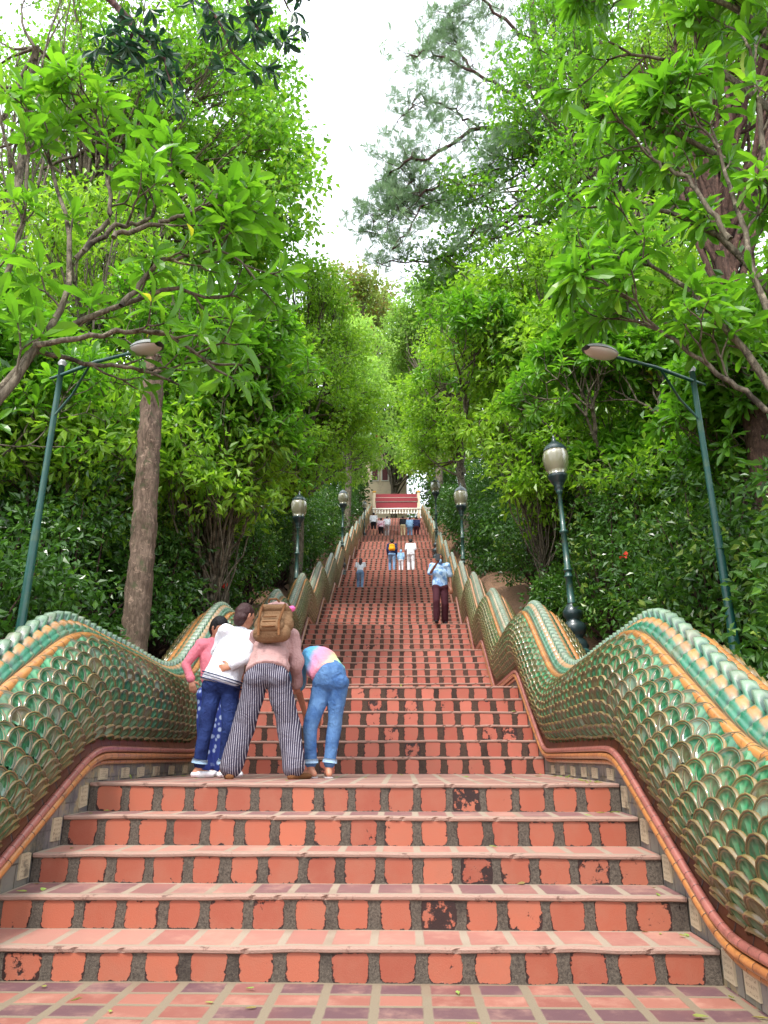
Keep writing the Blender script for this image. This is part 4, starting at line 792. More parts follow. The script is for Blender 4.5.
Rr_ = [((4.15, 6.2), (.95, .8, 2.1), 'glossy dark shrub at the right edge of the view over the near scales', 0), ((5.0, 7.5), (1.3, 1.2, 2.5), 'glossy dark shrub around the foot of the right street light', 0), ((4.6, 10.0), (1.2, 1.3, 2.3), 'dark shrub right of the big lamp pedestal', 0), ((4.5, 13.5), (1.1, 1.5, 2.6), 'shrub with one red bloom behind the big lamp post', 1),
       ((4.8, 17.5), (1.3, 1.8, 2.6), 'shrub with small dusty leaves left of the big lamp post', 0), ((4.7, 23), (1.2, 2.0, 2.5), 'shrub beside the second right lamp post', 0), ((4.6, 29), (1.1, 2.2, 2.5), 'far shrub above the second right lamp post', 0), ((4.4, 36), (1.0, 2.6, 2.6), 'far shrub near the small distant right lamp', 0), ((3.75, 15.5), (.55, 1.0, .9), 'low shrub just behind the right balustrade, below and left of the big lamp', 0)]
for i, (l, r3, lab, fl) in enumerate(L_): shrub(l, r3, lab, 100 + i, fl, bias=0 if i < 4 else .1, n=260 if i < 6 else 180)
for i, (l, r3, lab, fl) in enumerate(Rr_): shrub(l, r3, lab, 120 + i, fl, bias=.1, n=280 if i < 5 else 180)

# --- the wood beyond: reads as one mass on each side
def wood(name, sgn, seed, label):
    rs = np.random.RandomState(seed); ml = MB(); cs = []; rr = []
    n = 2600; y = rs.uniform(7, 62, n); far = rs.rand(n) ** 1.2; x = 5.6 + far * (5 + y * .16); hgt = rs.rand(n) ** 1.3 * np.interp(y, [7, 20, 60], [5.5, 8.5, 11]) * (0.75 + .25 * np.sin(x * 1.3 + y * .7))
    c = np.stack([sgn * x, y, ground_z(x, y) + hgt + .2], 1); cloud(ml, rs, c, rs.uniform(.5, 1.1, n), 60, .2, .11, bias=-.08)
    n = 700; y = rs.uniform(60, 92, n); x = rs.uniform(-1.5, 26, n) * (1 if sgn > 0 else 1); x = np.where(y < 84, np.maximum(x, 4.2), x); c = np.stack([sgn * x, y, TOPZ + rs.rand(n) * np.interp(y, [60, 84, 92], [9, 12, 17])], 1); cloud(ml, rs, c, rs.uniform(.9, 1.7, n), 60, .38, .22, bias=.1)
    n = 500; y = rs.uniform(26, 62, n); x = rs.uniform(3.3, 6, n); c = np.stack([sgn * x, y, ground_z(x, y) + rs.rand(n) * 2.6], 1); cloud(ml, rs, c, rs.uniform(.5, .9, n), 50, .2, .11, bias=-.08)
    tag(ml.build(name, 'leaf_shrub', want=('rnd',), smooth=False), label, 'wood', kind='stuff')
wood('woodland', -1, 200, 'dark mass of leafy woodland on the slope behind the left-hand shrubs'); wood('woodland', 1, 201, 'dark mass of leafy woodland on the slope behind the right-hand shrubs')
# ------------------------------------------------------------------ people
def cap_mesh(V, F, p0, p1, a0, a1, b0=None, b1=None, side=(1, 0, 0), seg=12, e0=1.0):
    p0, p1 = np.array(p0, float), np.array(p1, float); b0 = a0 if b0 is None else b0; b1 = a1 if b1 is None else b1
    d = p1 - p0; L = np.linalg.norm(d) + 1e-6; d = d / L; s = np.array(side, float); s = s - d * s.dot(d)
    if np.linalg.norm(s) < 1e-3: s = np.cross(d, [0, 1, 0.1])
    s /= np.linalg.norm(s); t = np.cross(d, s); th = np.linspace(0, 2 * np.pi, seg, endpoint=False); rings = []
    for e in np.linspace(-np.pi / 2, 0, 5)[:]: rings.append((p0 + d * math.sin(e) * min(a0, b0) * e0, max(.02, math.cos(e)) * a0, max(.02, math.cos(e)) * b0))
    for e in np.linspace(0, np.pi / 2, 5)[:]: rings.append((p1 + d * math.sin(e) * min(a1, b1), max(.02, math.cos(e)) * a1, max(.02, math.cos(e)) * b1))
    base = sum(len(v) for v in V); v = np.concatenate([c + s * a * np.cos(th)[:, None] + t * b * np.sin(th)[:, None] for c, a, b in rings]); V.append(v)
    nf = grid_faces(len(rings), seg, closed_v=True) + base; F += nf.tolist(); F.append([base + i for i in range(seg)][::-1]); F.append([base + (len(rings) - 1) * seg + i for i in range(seg)])
def blob(name, caps, mat, parent, vox=.012, smooth=4, noise=None, seed=0):
    """capsules fused into one continuous skin"""
    V, F = [], []
    for c in caps: cap_mesh(V, F, *c[:4], **(c[4] if len(c) > 4 else {}))
    me = bpy.data.meshes.new('tmp'); me.from_pydata(np.concatenate(V).tolist(), [], F); o = bpy.data.objects.new(name, me); C.objects.link(o)
    r = o.modifiers.new('r', 'REMESH'); r.mode = 'VOXEL'; r.voxel_size = vox; r.use_smooth_shade = True
    if smooth: s = o.modifiers.new('s', 'SMOOTH'); s.iterations = smooth; s.factor = .5
    dg = bpy.context.evaluated_depsgraph_get(); me2 = bpy.data.meshes.new_from_object(o.evaluated_get(dg)); o.modifiers.clear(); o.data = me2; bpy.data.meshes.remove(me); me2.name = name
    if noise:      # cloth folds
        n = len(me2.vertices); co = np.empty(n * 3); me2.vertices.foreach_get('co', co); co = co.reshape(-1, 3); no = np.empty(n * 3); me2.vertices.foreach_get('normal', no); no = no.reshape(-1, 3)
        rs = np.random.RandomState(seed); f = np.zeros(n)
        for k_ in range(5):
            d = rdir(rs, 1)[0] * rs.uniform(14, 45); f += np.sin(co @ d + rs.rand() * 6 + 1.5 * np.sin(co @ (rdir(rs, 1)[0] * 12))) / 5
        co += no * (f * noise)[:, None]; me2.vertices.foreach_set('co', co.ravel())
    me2.materials.clear(); me2.materials.append(MAT[mat]); me2.update(); o.parent = parent
    return o
def cloth(name, col, rough=.85, var=.1, folds=40): 
    k = NM(name); oc = k.coord(); c_ = k.mix(k.noise(oc, 9, 4), tuple(x * (1 - var) for x in col[:3]) + (1,), tuple(min(1, x * (1 + var)) for x in col[:3]) + (1,)); MAT[name] = k.fin(c_, rough, k.bump(k.math('ADD', k.noise(oc, 9, 4, .6, dist=1.5), k.math('MULTIPLY', k.noise(oc, folds, 3), .3)), .7, .03), spec=.25); return name
k = NM('skin'); oc = k.coord(); MAT['skin'] = k.fin(k.mix(k.noise(oc, 8, 3), lin(196, 140, 112), lin(178, 118, 92)), .5, spec=.4); k.b.inputs['Subsurface Weight'].default_value = .08
k = NM('skin_brown'); oc = k.coord(); MAT['skin_brown'] = k.fin(k.mix(k.noise(oc, 8, 3), lin(150, 98, 74), lin(130, 82, 60)), .5)
cloth('hair_black', lin(26, 22, 24), .5); cloth('hair_brown', lin(62, 38, 38), .5)
cloth('pink', lin(226, 128, 142)); cloth('white_cloth', lin(226, 226, 232), var=.04); cloth('grey_cloth', lin(168, 158, 158)); cloth('mauve', lin(172, 136, 132)); cloth('maroon', lin(70, 34, 44)); cloth('tan_bag', lin(128, 98, 70), folds=90); cloth('tan_dark', lin(112, 74, 44)); cloth('orange_bag', lin(238, 160, 30)); cloth('cream_cloth', lin(232, 214, 170)); cloth('black_cloth', lin(34, 32, 38)); cloth('sky_cloth', lin(150, 190, 226)); cloth('navy', lin(40, 48, 86)); cloth('rose', lin(190, 110, 128)); cloth('pink_ball', lin(230, 110, 170))
def denim(name, a, b):
    k = NM(name); oc = k.coord(); c_ = k.mix(k.step(k.noise(oc, 5, 4, .6), .35, .7), a, b); wv = k.noise(k.comb(*[k.math('MULTIPLY', q, f) for q, f in zip(k.sep(oc), (60, 60, 14))]), 1, 2); c_ = k.mix(k.math('MULTIPLY', wv, .3), c_, b); MAT[name] = k.fin(c_, .8, k.bump(k.noise(oc, 11, 4, .6, dist=1.5), .7, .03), spec=.2)
denim('denim_dark', lin(22, 34, 78), lin(42, 60, 112)); denim('denim_blue', lin(52, 88, 140), lin(96, 134, 178)); denim('denim_light', lin(96, 132, 176), lin(140, 168, 200)); cloth('cuff', lin(150, 178, 204))
k = NM('striped_cloth'); x_, y_, z_ = k.sep(k.coord()); f = k.math('FRACT', k.math('MULTIPLY', k.math('ADD', x_, k.math('ADD', k.math('MULTIPLY', k.math('MULTIPLY', z_, .0), 1), k.math('MULTIPLY', k.noise(k.coord(), 3, 2), .02))), 52)); s_ = k.step(k.math('ABSOLUTE', k.math('SUBTRACT', f, .5)), .34, .42)
MAT['striped_cloth'] = k.fin(k.mix(s_, lin(52, 48, 66), lin(168, 164, 172)), .85, k.bump(k.noise(k.coord(), 9, 4, .6, dist=1.2), .7, .03), spec=.2)
k = NM('tie_dye'); oc = k.coord(); x_, y_, z_ = k.sep(oc); t = k.math('ADD', k.math('ADD', k.math('MULTIPLY', k.math('ADD', x_, .22), 1.75), k.math('MULTIPLY', k.math('SUBTRACT', z_, 1.15), -.55)), k.math('MULTIPLY', k.math('SUBTRACT', k.noise(oc, 5, 4), .5), .3))
MAT['tie_dye'] = k.fin(k.ramp(t, [(0, lin(90, 160, 206)[:3]), (.2, lin(106, 176, 216)[:3]), (.33, lin(226, 150, 182)[:3]), (.5, lin(236, 150, 160)[:3]), (.62, lin(230, 214, 150)[:3]), (.76, lin(150, 226, 172)[:3]), (1, lin(150, 196, 216)[:3])]), .85, k.bump(k.noise(oc, 10, 4, .6, dist=1.5), .7, .03), spec=.2)
k = NM('blue_batik'); oc = k.coord(); v = k.n('TexVoronoi'); v.inputs['Scale'].default_value = 16; k.put(v.inputs[0], oc); MAT['blue_batik'] = k.fin(k.mix(k.step(v.outputs[0], .25, .45), lin(170, 190, 226), lin(40, 60, 140)), .85)
k = NM('pale_print'); oc = k.coord(); MAT['pale_print'] = k.fin(k.mix(k.step(k.noise(oc, 11, 3, .6), .48, .56), lin(176, 206, 236), lin(112, 154, 208)), .8, k.bump(k.noise(oc, 25, 3), .4, .01))
k = NM('pink_print'); oc = k.coord(); MAT['pink_print'] = k.fin(k.mix(k.step(k.noise(oc, 14, 3, .6), .47, .56), lin(226, 206, 214), lin(186, 90, 120)), .8)
k = NM('phone'); k.fin(lin(24, 26, 30), .2); MAT['phone'] = k.m

def hand(wr, d, nrm, s=1.0, curl=.5, thumb=1):
    """palm, four unequal bent fingers and a thumb as capsules rooted in the palm"""
    wr, d, nrm = (np.array(q, float) for q in (wr, d, nrm)); d /= np.linalg.norm(d); nrm -= d * nrm.dot(d); nrm /= np.linalg.norm(nrm); sd = np.cross(d, nrm) * thumb; out = []
    pc = wr + d * .045 * s; out.append((wr + d * .01 * s, wr + d * .075 * s, .03 * s, .038 * s, dict(b0=.017 * s, b1=.015 * s, side=sd)))
    for i, (off, l) in enumerate(((.03, .068), (.01, .078), (-.011, .072), (-.031, .056))):
        b = wr + d * .08 * s + sd * off * s; dd = d * math.cos(curl * .7) + nrm * math.sin(curl * .7); m_ = b + dd * l * .5 * s; d3 = d * math.cos(curl * 1.6) + nrm * math.sin(curl * 1.6)
        out += [(b, m_, .0095 * s, .0088 * s), (m_, m_ + d3 * l * .5 * s, .0088 * s, .007 * s)]
    b = wr + d * .03 * s + sd * .028 * s; m_ = b + (d * .6 + sd * .75 + nrm * .2) * .04 * s; out += [(b, m_, .012 * s, .0105 * s), (m_, m_ + (d * .9 + sd * .3 + nrm * .3) * .032 * s, .0105 * s, .008 * s)]
    return out
def person(name_label, loc, J, spec, s=1.0, rz=0, vox=.012, group=None):
    """J: joints in metres (x right, y up the stairs, z up)"""
    root = empty('person', loc, name_label, 'person', group, rz); root.scale = (s, s, s); J = {k_: np.array(v_, float) for k_, v_ in J.items()}
    pel, ch, nk, hd = J['pel'], J['ch'], J['nk'], J['hd']; sx = J.get('side', np.array([1., 0, 0])); fwd = J.get('face', np.array([0., 1, 0])); fwd = fwd / np.linalg.norm(fwd); up = hd - nk; up = up / np.linalg.norm(up)
    caps = [(pel, ch, .125, .13, dict(b0=.085, b1=.085, side=sx)), (ch, nk, .13, .05, dict(b0=.08, b1=.05, side=sx)), (nk, hd, .047, .05)]
    hc = hd; hs = np.cross(fwd, up); hs /= np.linalg.norm(hs) + 1e-9; f2 = np.cross(up, hs)
    f2 = f2 if f2.dot(fwd) > 0 else -f2
    caps += [(hc - up * .02, hc + up * .035, .072, .078, dict(b0=.088, b1=.095, side=hs)), (hc - up * .085 + f2 * .05, hc - up * .03 + f2 * .04, .035, .055, dict(side=hs)), (hc - up * .035 + f2 * .1, hc + up * .0 + f2 * .088, .013, .009), (hc - up * .06 + f2 * .088, hc - up * .06 + f2 * .09, .018, .018, dict(b0=.01, b1=.01, side=hs))]
    for q in (-1, 1):
        caps += [(hc + hs * q * .076 - up * .02, hc + hs * q * .078 + up * .015, .012, .016), (hc + hs * q * .032 + up * .018 + f2 * .078, hc + hs * q * .036 + up * .018 + f2 * .078, .014, .014)]
    for S in 'LR':
        sh, el, wr = J['sh' + S], J['el' + S], J['wr' + S]; hp, kn, an = J['hp' + S], J['kn' + S], J['an' + S]
        caps += [(ch * .4 + nk * .6, sh, .05, .05), (sh, el, .046, .037), (el, wr, .037, .024), (hp, kn, .08, .05), (kn, an, .05, .034), (pel, hp, .09, .085)]
        td = J.get('toe' + S, np.array([0, .16, -.05])); 
        caps += [(an + (0, 0, -.03), an + td, .035, .03, dict(b0=.03, b1=.022, side=(td[1], -td[0], 0))), (an, an - td * [.25, .25, 0] + (0, 0, -.045), .033, .03)]
        hdv = J.get('hd' + S, wr - el); hn = J.get('hn' + S, np.array([0, 1., 0])); caps += hand(wr, hdv, hn, 1.0 if vox < .01 else 1.15, J.get('curl', .5) if not isinstance(J.get('curl', .5), np.ndarray) else .5, 1 if S == 'L' else -1)
    blob('body', caps, spec.get('skin', 'skin'), root, vox if vox > .01 else .0065, 3)
    # trousers
    tr = spec['legs']; rt, rk, rh = tr['r']; c = [(pel + (0, 0, .03), pel + (0, 0, -.03), tr.get('hip', .155), tr.get('hip', .165), dict(b0=tr.get('hb', .11), b1=.125, side=sx))]
    for S in 'LR':
        hp, kn, an = J['hp' + S], J['kn' + S], J['an' + S]; e = kn + (an - kn) * tr.get('len', .93); c += [(hp, kn, rt, rk), (kn, e, rk, rh), (pel, hp, .12, rt + .005), (pel - (0, .02, .02) , hp - (0, .02, 0), .1, rt)]
    L1 = blob('trousers' if tr.get('len', 1) > .4 else 'shorts', c, tr['mat'], root, max(vox, .009), 3, noise=tr.get('n', .008), seed=3)
    if tr.get('cuff'):
        for S in 'LR':
            kn, an = J['kn' + S], J['an' + S]; a = kn + (an - kn) * (tr['len'] - .08); b = kn + (an - kn) * (tr['len'] + .02); m = MB(); tube(m, [a, b], [rh + .012, rh + .014], 16); m.build('cuff', tr['cuff'], root)
    tp = spec['top']; ra, rb = tp['r']; hem = pel + (ch - pel) * tp.get('hem', -.05)
    c = [(hem, ch, tp.get('w0', .17), tp.get('w1', .165), dict(b0=tp.get('d0', .125), b1=.115, side=sx, e0=.1)), (ch, nk * .75 + ch * .25, tp.get('w1', .165), .09, dict(b0=.11, b1=.075, side=sx))]
    for S in 'LR':
        sh, el, wr = J['sh' + S], J['el' + S], J['wr' + S]; c += [(ch * .35 + nk * .65, sh, .065, ra + .006)]
        sl = tp.get('sleeve', .9)
        if sl > .5: c += [(sh, el, ra, rb + .004), (el, el + (wr - el) * (sl - .5) * 2, rb + .004, rb)]
        else: c += [(sh, sh + (el - sh) * sl * 2, ra, ra)]
    blob('top', c, tp['mat'], root, max(vox, .009), 3, noise=tp.get('n', .01), seed=5)
    # hair
    hr = spec.get('hair', 'hair_black'); c = [(hc + up * .03 - f2 * .02, hc + up * .055 - f2 * .01, .09, .086, dict(b0=.1, b1=.098, side=hs)), (hc - up * .03 - f2 * .045, hc + up * .02 - f2 * .03, .074, .085, dict(side=hs))]
    if spec.get('long'): 
        for a, b, r_ in spec['long']: c.append((np.array(a), np.array(b), r_, r_ * .7))
    blob('hair', c, hr, root, max(vox, .009), 2, noise=.004)
    if spec.get('shoe'):
        for S in 'LR':
            an = J['an' + S]; td = J.get('toe' + S, np.array([0, .16, -.05])); blob('shoe', [(an + (0, 0, -.045), an + td + (0, 0, -.005), .045, .04, dict(b0=.04, b1=.028, side=(td[1], -td[0], 0))), (an - td * [.3, .3, 0] + (0, 0, -.05), an + td * .5 + (0, 0, -.02), .042, .045, dict(b0=.03, b1=.02, side=(td[1], -td[0], 0)))], spec['shoe'], root, max(vox, .009), 2)
    if spec.get('sole'):
        for S in 'LR':
            an = J['an' + S]; td = J.get('toe' + S, np.array([0, .16, -.05])); a = an * [1, 1, 0] + (0, 0, .006) - td * [.4, .4, 0]; b = an * [1, 1, 0] + td * [1.15, 1.15, 0] + (0, 0, .006)
            blob('sandal_sole', [(a, b, .04, .045, dict(b0=.011, b1=.011, side=(td[1], -td[0], 0)))], spec['sole'], root, .006, 0)
    return root
LZ = .922
def at(px, d, z=LZ): return (PX(px, 770, d)[0], d, z)
# striped-trousered visitor with the tan backpack: legs apart, bent forward from the hips
pC = person('person in striped wide trousers and mauve top bent forward, carrying a tan backpack', at(263, 7.0), dict(
    pel=(.0, 0, .95), ch=(-.01, .2, 1.22), nk=(0, .34, 1.36), hd=(-.02, .46, 1.38), face=(0, .4, -1), side=(1, 0, 0),
    shL=(-.17, .3, 1.33), elL=(-.26, .42, 1.1), wrL=(-.2, .62, .98), shR=(.17, .29, 1.32), elR=(.235, .24, 1.05), wrR=(.22, .42, .86),
    hpL=(-.1, 0, .88), knL=(-.2, .06, .48), anL=(-.3, .0, .075), hpR=(.1, 0, .88), knR=(.2, .06, .48), anR=(.29, .0, .075), toeL=(-.05, .16, -.045), toeR=(.1, .15, -.045)),
    dict(legs=dict(mat='striped_cloth', r=(.115, .108, .105), hip=.175, hb=.13, len=.9, n=.013), top=dict(mat='mauve', r=(.075, .062), w0=.205, w1=.18, d0=.16, hem=-.02, sleeve=.95, n=.02), hair='hair_brown', shoe='tan_dark'), vox=.009)
bp = empty('backpack', np.array(pC.location) + (.03, .03, 1.40), 'tan canvas backpack on the back of the person in striped trousers', 'backpack'); bp.rotation_euler = (R(-28), 0, R(-6)); bp.scale = (1.08, 1.0, .88)
blob('bag_body', [((-.08, 0, -.13), (.08, 0, -.13), .1, .1, dict(b0=.09, b1=.09, side=(0, 0, 1))), ((-.09, 0, 0), (.09, 0, 0), .12, .12, dict(b0=.09, b1=.09, side=(0, 0, 1))), ((-.08, 0, .1), (.08, 0, .1), .1, .1, dict(b0=.08, b1=.08, side=(0, 0, 1)))], 'tan_bag', bp, .008, 3, noise=.008)
blob('front_pocket', [((-.07, -.09, -.1), (.07, -.09, -.1), .07, .07, dict(b0=.05, b1=.05, side=(0, 0, 1))), ((-.07, -.085, -.04), (.07, -.085, -.04), .05, .05, dict(b0=.04, b1=.04, side=(0, 0, 1)))], 'tan_bag', bp, .007, 2, noise=.005)
blob('lid', [((-.09, -.02, .15), (.09, -.02, .15), .055, .055, dict(b0=.1, b1=.1, side=(0, 0, 1)))], 'tan_bag', bp, .008, 2, noise=.006)
for sx_ in (-.1, .1):
    m = MB(); tube(m, [(sx_, -.1, .18), (sx_, -.135, .05), (sx_ * .9, -.15, -.1), (sx_ * .9, -.08, -.22)], .012, 6); m.build('strap', 'tan_dark', bp)
m = MB(); tube(m, [(-.05, -.12, .19), (-.03, -.16, .2), (.03, -.16, .2), (.05, -.12, .19)], .01, 6); m.build('grab_handle', 'tan_dark', bp)
for i in range(3):
    m = MB(); tube(m, [(-.06, -.145 + .004 * i, -.03 - .06 * i), (.06, -.145 + .004 * i, -.03 - .06 * i)], .007, 6); m.build('webbing', 'tan_dark', bp)
blob('rolled_jacket', [((-.05, .0, .225), (.04, .0, .24), .055, .05), ((.0, -.03, .23), (.07, -.02, .22), .045, .04)], 'mauve', bp, .009, 2, noise=.008)
blob('fluffy_charm', [((.13, 0, .2), (.14, 0, .21), .03, .03)], 'pink_ball', bp, .009, 1, noise=.006)
# jeans and tie-dye shirt, folded forward
pD = person('person in blue jeans with rolled cuffs and a tie-dye shirt, bent double', at(318, 7.35), dict(
    pel=(.1, 0, .93), ch=(-.06, .2, 1.16), nk=(-.2, .36, 1.13), hd=(-.3, .46, 1.03), face=(-.4, .2, -1), side=(.85, .5, .1),
    shL=(-.26, .24, 1.08), elL=(-.25, .3, .82), wrL=(-.2, .45, .62), shR=(-.06, .5, 1.08), elR=(.0, .6, .84), wrR=(-.06, .62, .62),
    hpL=(.03, 0, .88), knL=(-.08, .0, .46), anL=(-.07, .02, .085), hpR=(.18, 0, .88), knR=(.14, .04, .46), anR=(.1, .02, .085), toeL=(-.13, .09, -.05), toeR=(-.03, .15, -.05)),
    dict(legs=dict(mat='denim_blue', r=(.098, .07, .056), hip=.165, hb=.14, len=.84, cuff='cuff', n=.012), top=dict(mat='tie_dye', r=(.085, .075), w0=.185, w1=.18, d0=.165, hem=.12, sleeve=.35, n=.016), hair='hair_black', sole='grey_cloth'), vox=.009)
# white shirt with dark jeans
pB = person('person in a long white shirt with striped hem and dark jeans, hand on hip', at(213, 7.35), dict(
    pel=(.03, 0, .9), ch=(.1, .05, 1.22), nk=(.17, .1, 1.43), hd=(.19, .12, 1.55), face=(.5, .5, -.5), side=(.95, -.1, -.3),
    shL=(.02, .06, 1.4), elL=(-.1, .2, 1.2), wrL=(.0, .38, 1.15), shR=(.31, .06, 1.32), elR=(.27, -.12, 1.1), wrR=(.14, -.15, 1.02), hdR=(-1, .1, -.15), hnR=(0, 1, 0),
    hpL=(-.06, 0, .84), knL=(-.09, -.02, .45), anL=(-.14, .0, .085), hpR=(.12, 0, .84), knR=(.13, -.02, .45), anR=(.1, .05, .085), toeL=(.12, .06, -.045), toeR=(.14, .06, -.045)),
    dict(legs=dict(mat='denim_dark', r=(.096, .07, .062), hip=.15, len=.84, cuff='cuff', n=.011), top=dict(mat='white_cloth', r=(.07, .052), w0=.2, w1=.16, d0=.165, hem=-.1, sleeve=.9, n=.018), hair='hair_brown', shoe='white_cloth', long=[((.15, .05, 1.5), (.2, .0, 1.52), .06)]), vox=.009)
for dz in (.0, .03, .055):
    m = MB(); th = np.linspace(0, 2 * np.pi, 40); c0 = np.array([.024 + dz * .3, -.005, .875 + dz]); tube(m, np.stack([c0[0] + .205 * np.cos(th), c0[1] + .172 * np.sin(th), c0[2] - .06 * np.cos(th)], 1), .0065 if dz != .03 else .004, 6, cap=False); m.build('hem_stripe', 'navy', pB)
# pink sweater, leaning on the balustrade
pA = person('person in a pink sweater with a black face mask leaning a hand on the balustrade', at(207, 7.9), dict(
    pel=(.03, 0, .86), ch=(-.04, .05, 1.2), nk=(-.02, .04, 1.4), hd=(.02, -.0, 1.5), face=(.7, -.55, -.35), side=(.9, -.3, 0),
    shL=(-.17, .02, 1.33), elL=(-.3, -.02, 1.12), wrL=(-.22, -.06, .96), hdL=(.3, -.1, -1), shR=(.12, .02, 1.33), elR=(.2, -.1, 1.12), wrR=(.26, -.1, .95),
    hpL=(-.06, 0, .8), knL=(-.03, -.02, .44), anL=(.0, .02, .085), hpR=(.12, 0, .8), knR=(.15, -.02, .44), anR=(.16, .0, .085), toeL=(.1, -.1, -.045), toeR=(.12, -.1, -.045)),
    dict(legs=dict(mat='blue_batik', r=(.1, .095, .1), hip=.15, len=.9), top=dict(mat='pink', r=(.062, .045), w0=.14, w1=.145, d0=.11, hem=.02, sleeve=.97, n=.008), hair='hair_black', shoe='white_cloth', long=[((-.03, .05, 1.48), (-.06, .1, 1.42), .045)]), vox=.009)
hcA = np.array([.02, 0, 1.5]); fA = np.array([.7, -.55, -.35]); fA /= np.linalg.norm(fA)
blob('face_mask', [(hcA + fA * .06 - (0, 0, .05), hcA + fA * .065 - (0, 0, .03), .05, .052)], 'black_cloth', pA, .008, 2)
# --- people farther up the stairs
def stair_z(y):
    z = 0
    for (sy, sz) in steps:
        if y >= sy: z = sz
    return z
def simple_pose(lean=.12, stride=.15, arms='down', facing=1, spreadx=.0):
    f = facing; J = dict(pel=(0, 0, .9), ch=(0, lean * f, 1.22), nk=(0, lean * 1.6 * f, 1.42), hd=(0, lean * 1.9 * f + .02, 1.53), face=(0, f, -.15), side=(1, 0, 0),
        shL=(-.18, lean * 1.4 * f, 1.37), elL=(-.22, lean * f - .03, 1.12), wrL=(-.2, (lean + .08) * f, .9), shR=(.18, lean * 1.4 * f, 1.37), elR=(.22, lean * f - .03, 1.12), wrR=(.2, (lean + .08) * f, .9),
        hpL=(-.09, 0, .85), knL=(-.1, (stride * .6 + .05) * f, .5), anL=(-.1, stride * f * .4, .085), hpR=(.09, 0, .85), knR=(.1, (-stride * .2 + .04) * f, .47), anR=(.1, -stride * f * .8, .085), toeL=(-.02, .15 * f, -.045), toeR=(.02, .15 * f, -.045))
    if arms == 'phone': J.update(elL=(-.24, .05 * f, 1.16), wrL=(-.08, .3 * f, 1.36), hdL=(.4, .3 * f, 1), elR=(.24, -.03 * f, 1.12), wrR=(.25, .03 * f, .86))
    if arms == 'front': J.update(elL=(-.2, .12 * f, 1.12), wrL=(-.12, .32 * f, 1.12), elR=(.2, .12 * f, 1.12), wrR=(.12, .32 * f, 1.12))
    return J
def stair_person(label, px, foot_py, d, hpx, J, spec, group=None, vox=.016):
    p = PX(px, foot_py, d); zt = PX(px, foot_py - hpx, d)[2]; z = stair_z(d); s = (zt - p[2]) / 1.66; return person(label, (p[0], d, z), J, spec, s, 0, vox, group)
def tro(mat, r=(.09, .07, .06), **k_): return dict(mat=mat, r=r, **k_)
def top(mat, **k_): return dict(dict(mat=mat, r=(.066, .052), w0=.17, w1=.165), **k_)
mz = stair_person('man in a pale blue patterned shirt and dark trousers coming down, phone raised', 441, 622, 19.62, 70, simple_pose(.02, .2, 'phone', -1), dict(skin='skin_brown', legs=tro('maroon', (.1, .085, .08)), top=top('pale_print', w0=.19, w1=.17, sleeve=.42, r=(.068, .07), hem=-.12), shoe='black_cloth'), vox=.012)
ph = MB(); s_ = mz.scale[0]; box(ph, (-.11, -.40, 1.40), (-.01, -.385, 1.56)); pho = bevel(ph.build('phone', 'phone', smooth=False), .006); pho.location = mz.location; pho.scale = mz.scale; tag(pho, 'black phone held up in front of the face of the man in the blue shirt', 'phone')
mh = np.array([0, -.03 - .05, 1.53]); blob('face_mask', [((0, -.105, 1.455), (0, -.1, 1.475), .05, .05)], 'sky_cloth', mz, .012, 2)
stair_person('woman in light blue jeans and white top climbing alone near the left balustrade', 360, 588, 28.6, 34, simple_pose(.16, .2), dict(legs=tro('denim_light', (.1, .075, .065)), top=top('white_cloth', sleeve=.35, w0=.15, hem=.15), hair='hair_brown', shoe='white_cloth', long=[((0, .2, 1.48), (.0, .1, 1.22), .085)]))
y3 = 32.6
pY = stair_person('person with a yellow-orange backpack and blue jeans climbing beside a child', 392, 568, y3, 34, simple_pose(.1, .2), dict(legs=tro('denim_light'), top=top('navy')), )
bk = empty('backpack', np.array(pY.location), 'small yellow-orange backpack worn by the climbing person in jeans', 'backpack'); bk.scale = pY.scale
blob('bag_body', [((-.07, -.05, 1.13), (.07, -.05, 1.13), .12, .12, dict(b0=.09, b1=.09, side=(0, 0, 1))), ((-.06, -.01, 1.28), (.06, -.01, 1.28), .1, .1, dict(b0=.08, b1=.08, side=(0, 0, 1)))], 'orange_bag', bk, .016, 2); blob('front_pocket', [((-.05, -.15, 1.1), (.05, -.15, 1.1), .06, .06, dict(b0=.04, b1=.04, side=(0, 0, 1)))], 'orange_bag', bk, .014, 2)
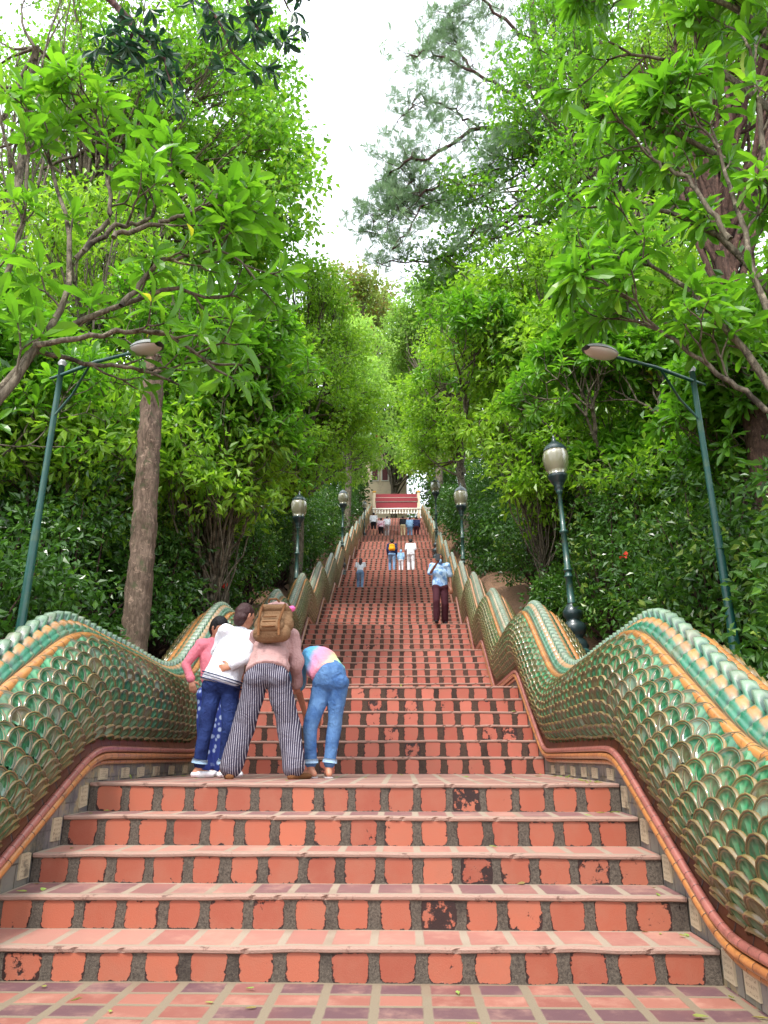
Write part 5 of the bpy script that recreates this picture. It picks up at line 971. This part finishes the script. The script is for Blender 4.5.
stair_person('child in a blue cap and pale blue shirt between two adults on the stairs', 401, 568, y3, 23, simple_pose(.05, .12), dict(legs=tro('white_cloth'), top=top('sky_cloth'), hair='sky_cloth'))
stair_person('man all in white climbing beside the child with bag', 411, 567, y3 - .05, 34, simple_pose(.08, .15), dict(legs=tro('white_cloth', (.1, .085, .075)), top=top('white_cloth', sleeve=.5, w0=.19), skin='skin'))
yt = 47.8
for lab, px, fp, hp, legs, tp in [('person in a white T-shirt and black shorts at the left of the top group', 373.5, 534, 24, tro('black_cloth', len=.0), 'white_cloth'), ('person in a pink print dress beside the black-shorted walker in the top group', 381, 532, 23, tro('black_cloth', len=.0), 'pink_print'),
        ('person in white and black with a light bag near the centre of the top group', 387, 530, 22, tro('grey_cloth'), 'white_cloth'), ('person in a dark top and cream trousers right of centre in the top group', 403, 530, 22, tro('cream_cloth'), 'black_cloth'),
        ('person in a pale blue shirt and jeans in the top group', 410, 532, 24, tro('denim_light'), 'sky_cloth'), ('person in a dark blue top, rightmost of the top group', 416.5, 532, 24, tro('maroon', len=.3), 'navy')]:
    d_ = yt + (534 - fp) * .55; stair_person(lab, px, fp, d_, hp, simple_pose(.12, .15), dict(legs=legs, top=top(tp)), vox=.022)

# fallen leaves and petals lying on the steps and paving
rs = np.random.RandomState(4); ml = MB(); n = 150; X = rs.uniform(-1.95, 1.95, n); Yl = np.where(rs.rand(n) < .5, rs.uniform(3.2, 9, n), rs.uniform(9, 40, n)); Yl = np.where(rs.rand(n) < .15, rs.uniform(3, 4.35, n), Yl)
edge = rs.rand(n) < .55; X = np.where(edge, np.sign(X) * (1.97 - np.abs(rs.normal(0, .12, n))), X)
Z = np.array([stair_z(y) for y in Yl]) + .008; D = rdir(rs, n) * [1, 1, .12]; Nn = np.tile([0, 0, 1.], (n, 1)) + rs.normal(0, .25, (n, 3)); leaves(ml, np.stack([X, Yl, Z], 1), D, Nn, rs.uniform(.03, .09, n), rs.uniform(.015, .035, n), 'oval', rs.rand(n), droop=-.1)
tag(ml.build('leaf_litter', 'leaf_dry', want=('rnd',), smooth=False), 'scattered fallen leaves on the steps and paving', 'fallen leaves', kind='stuff')
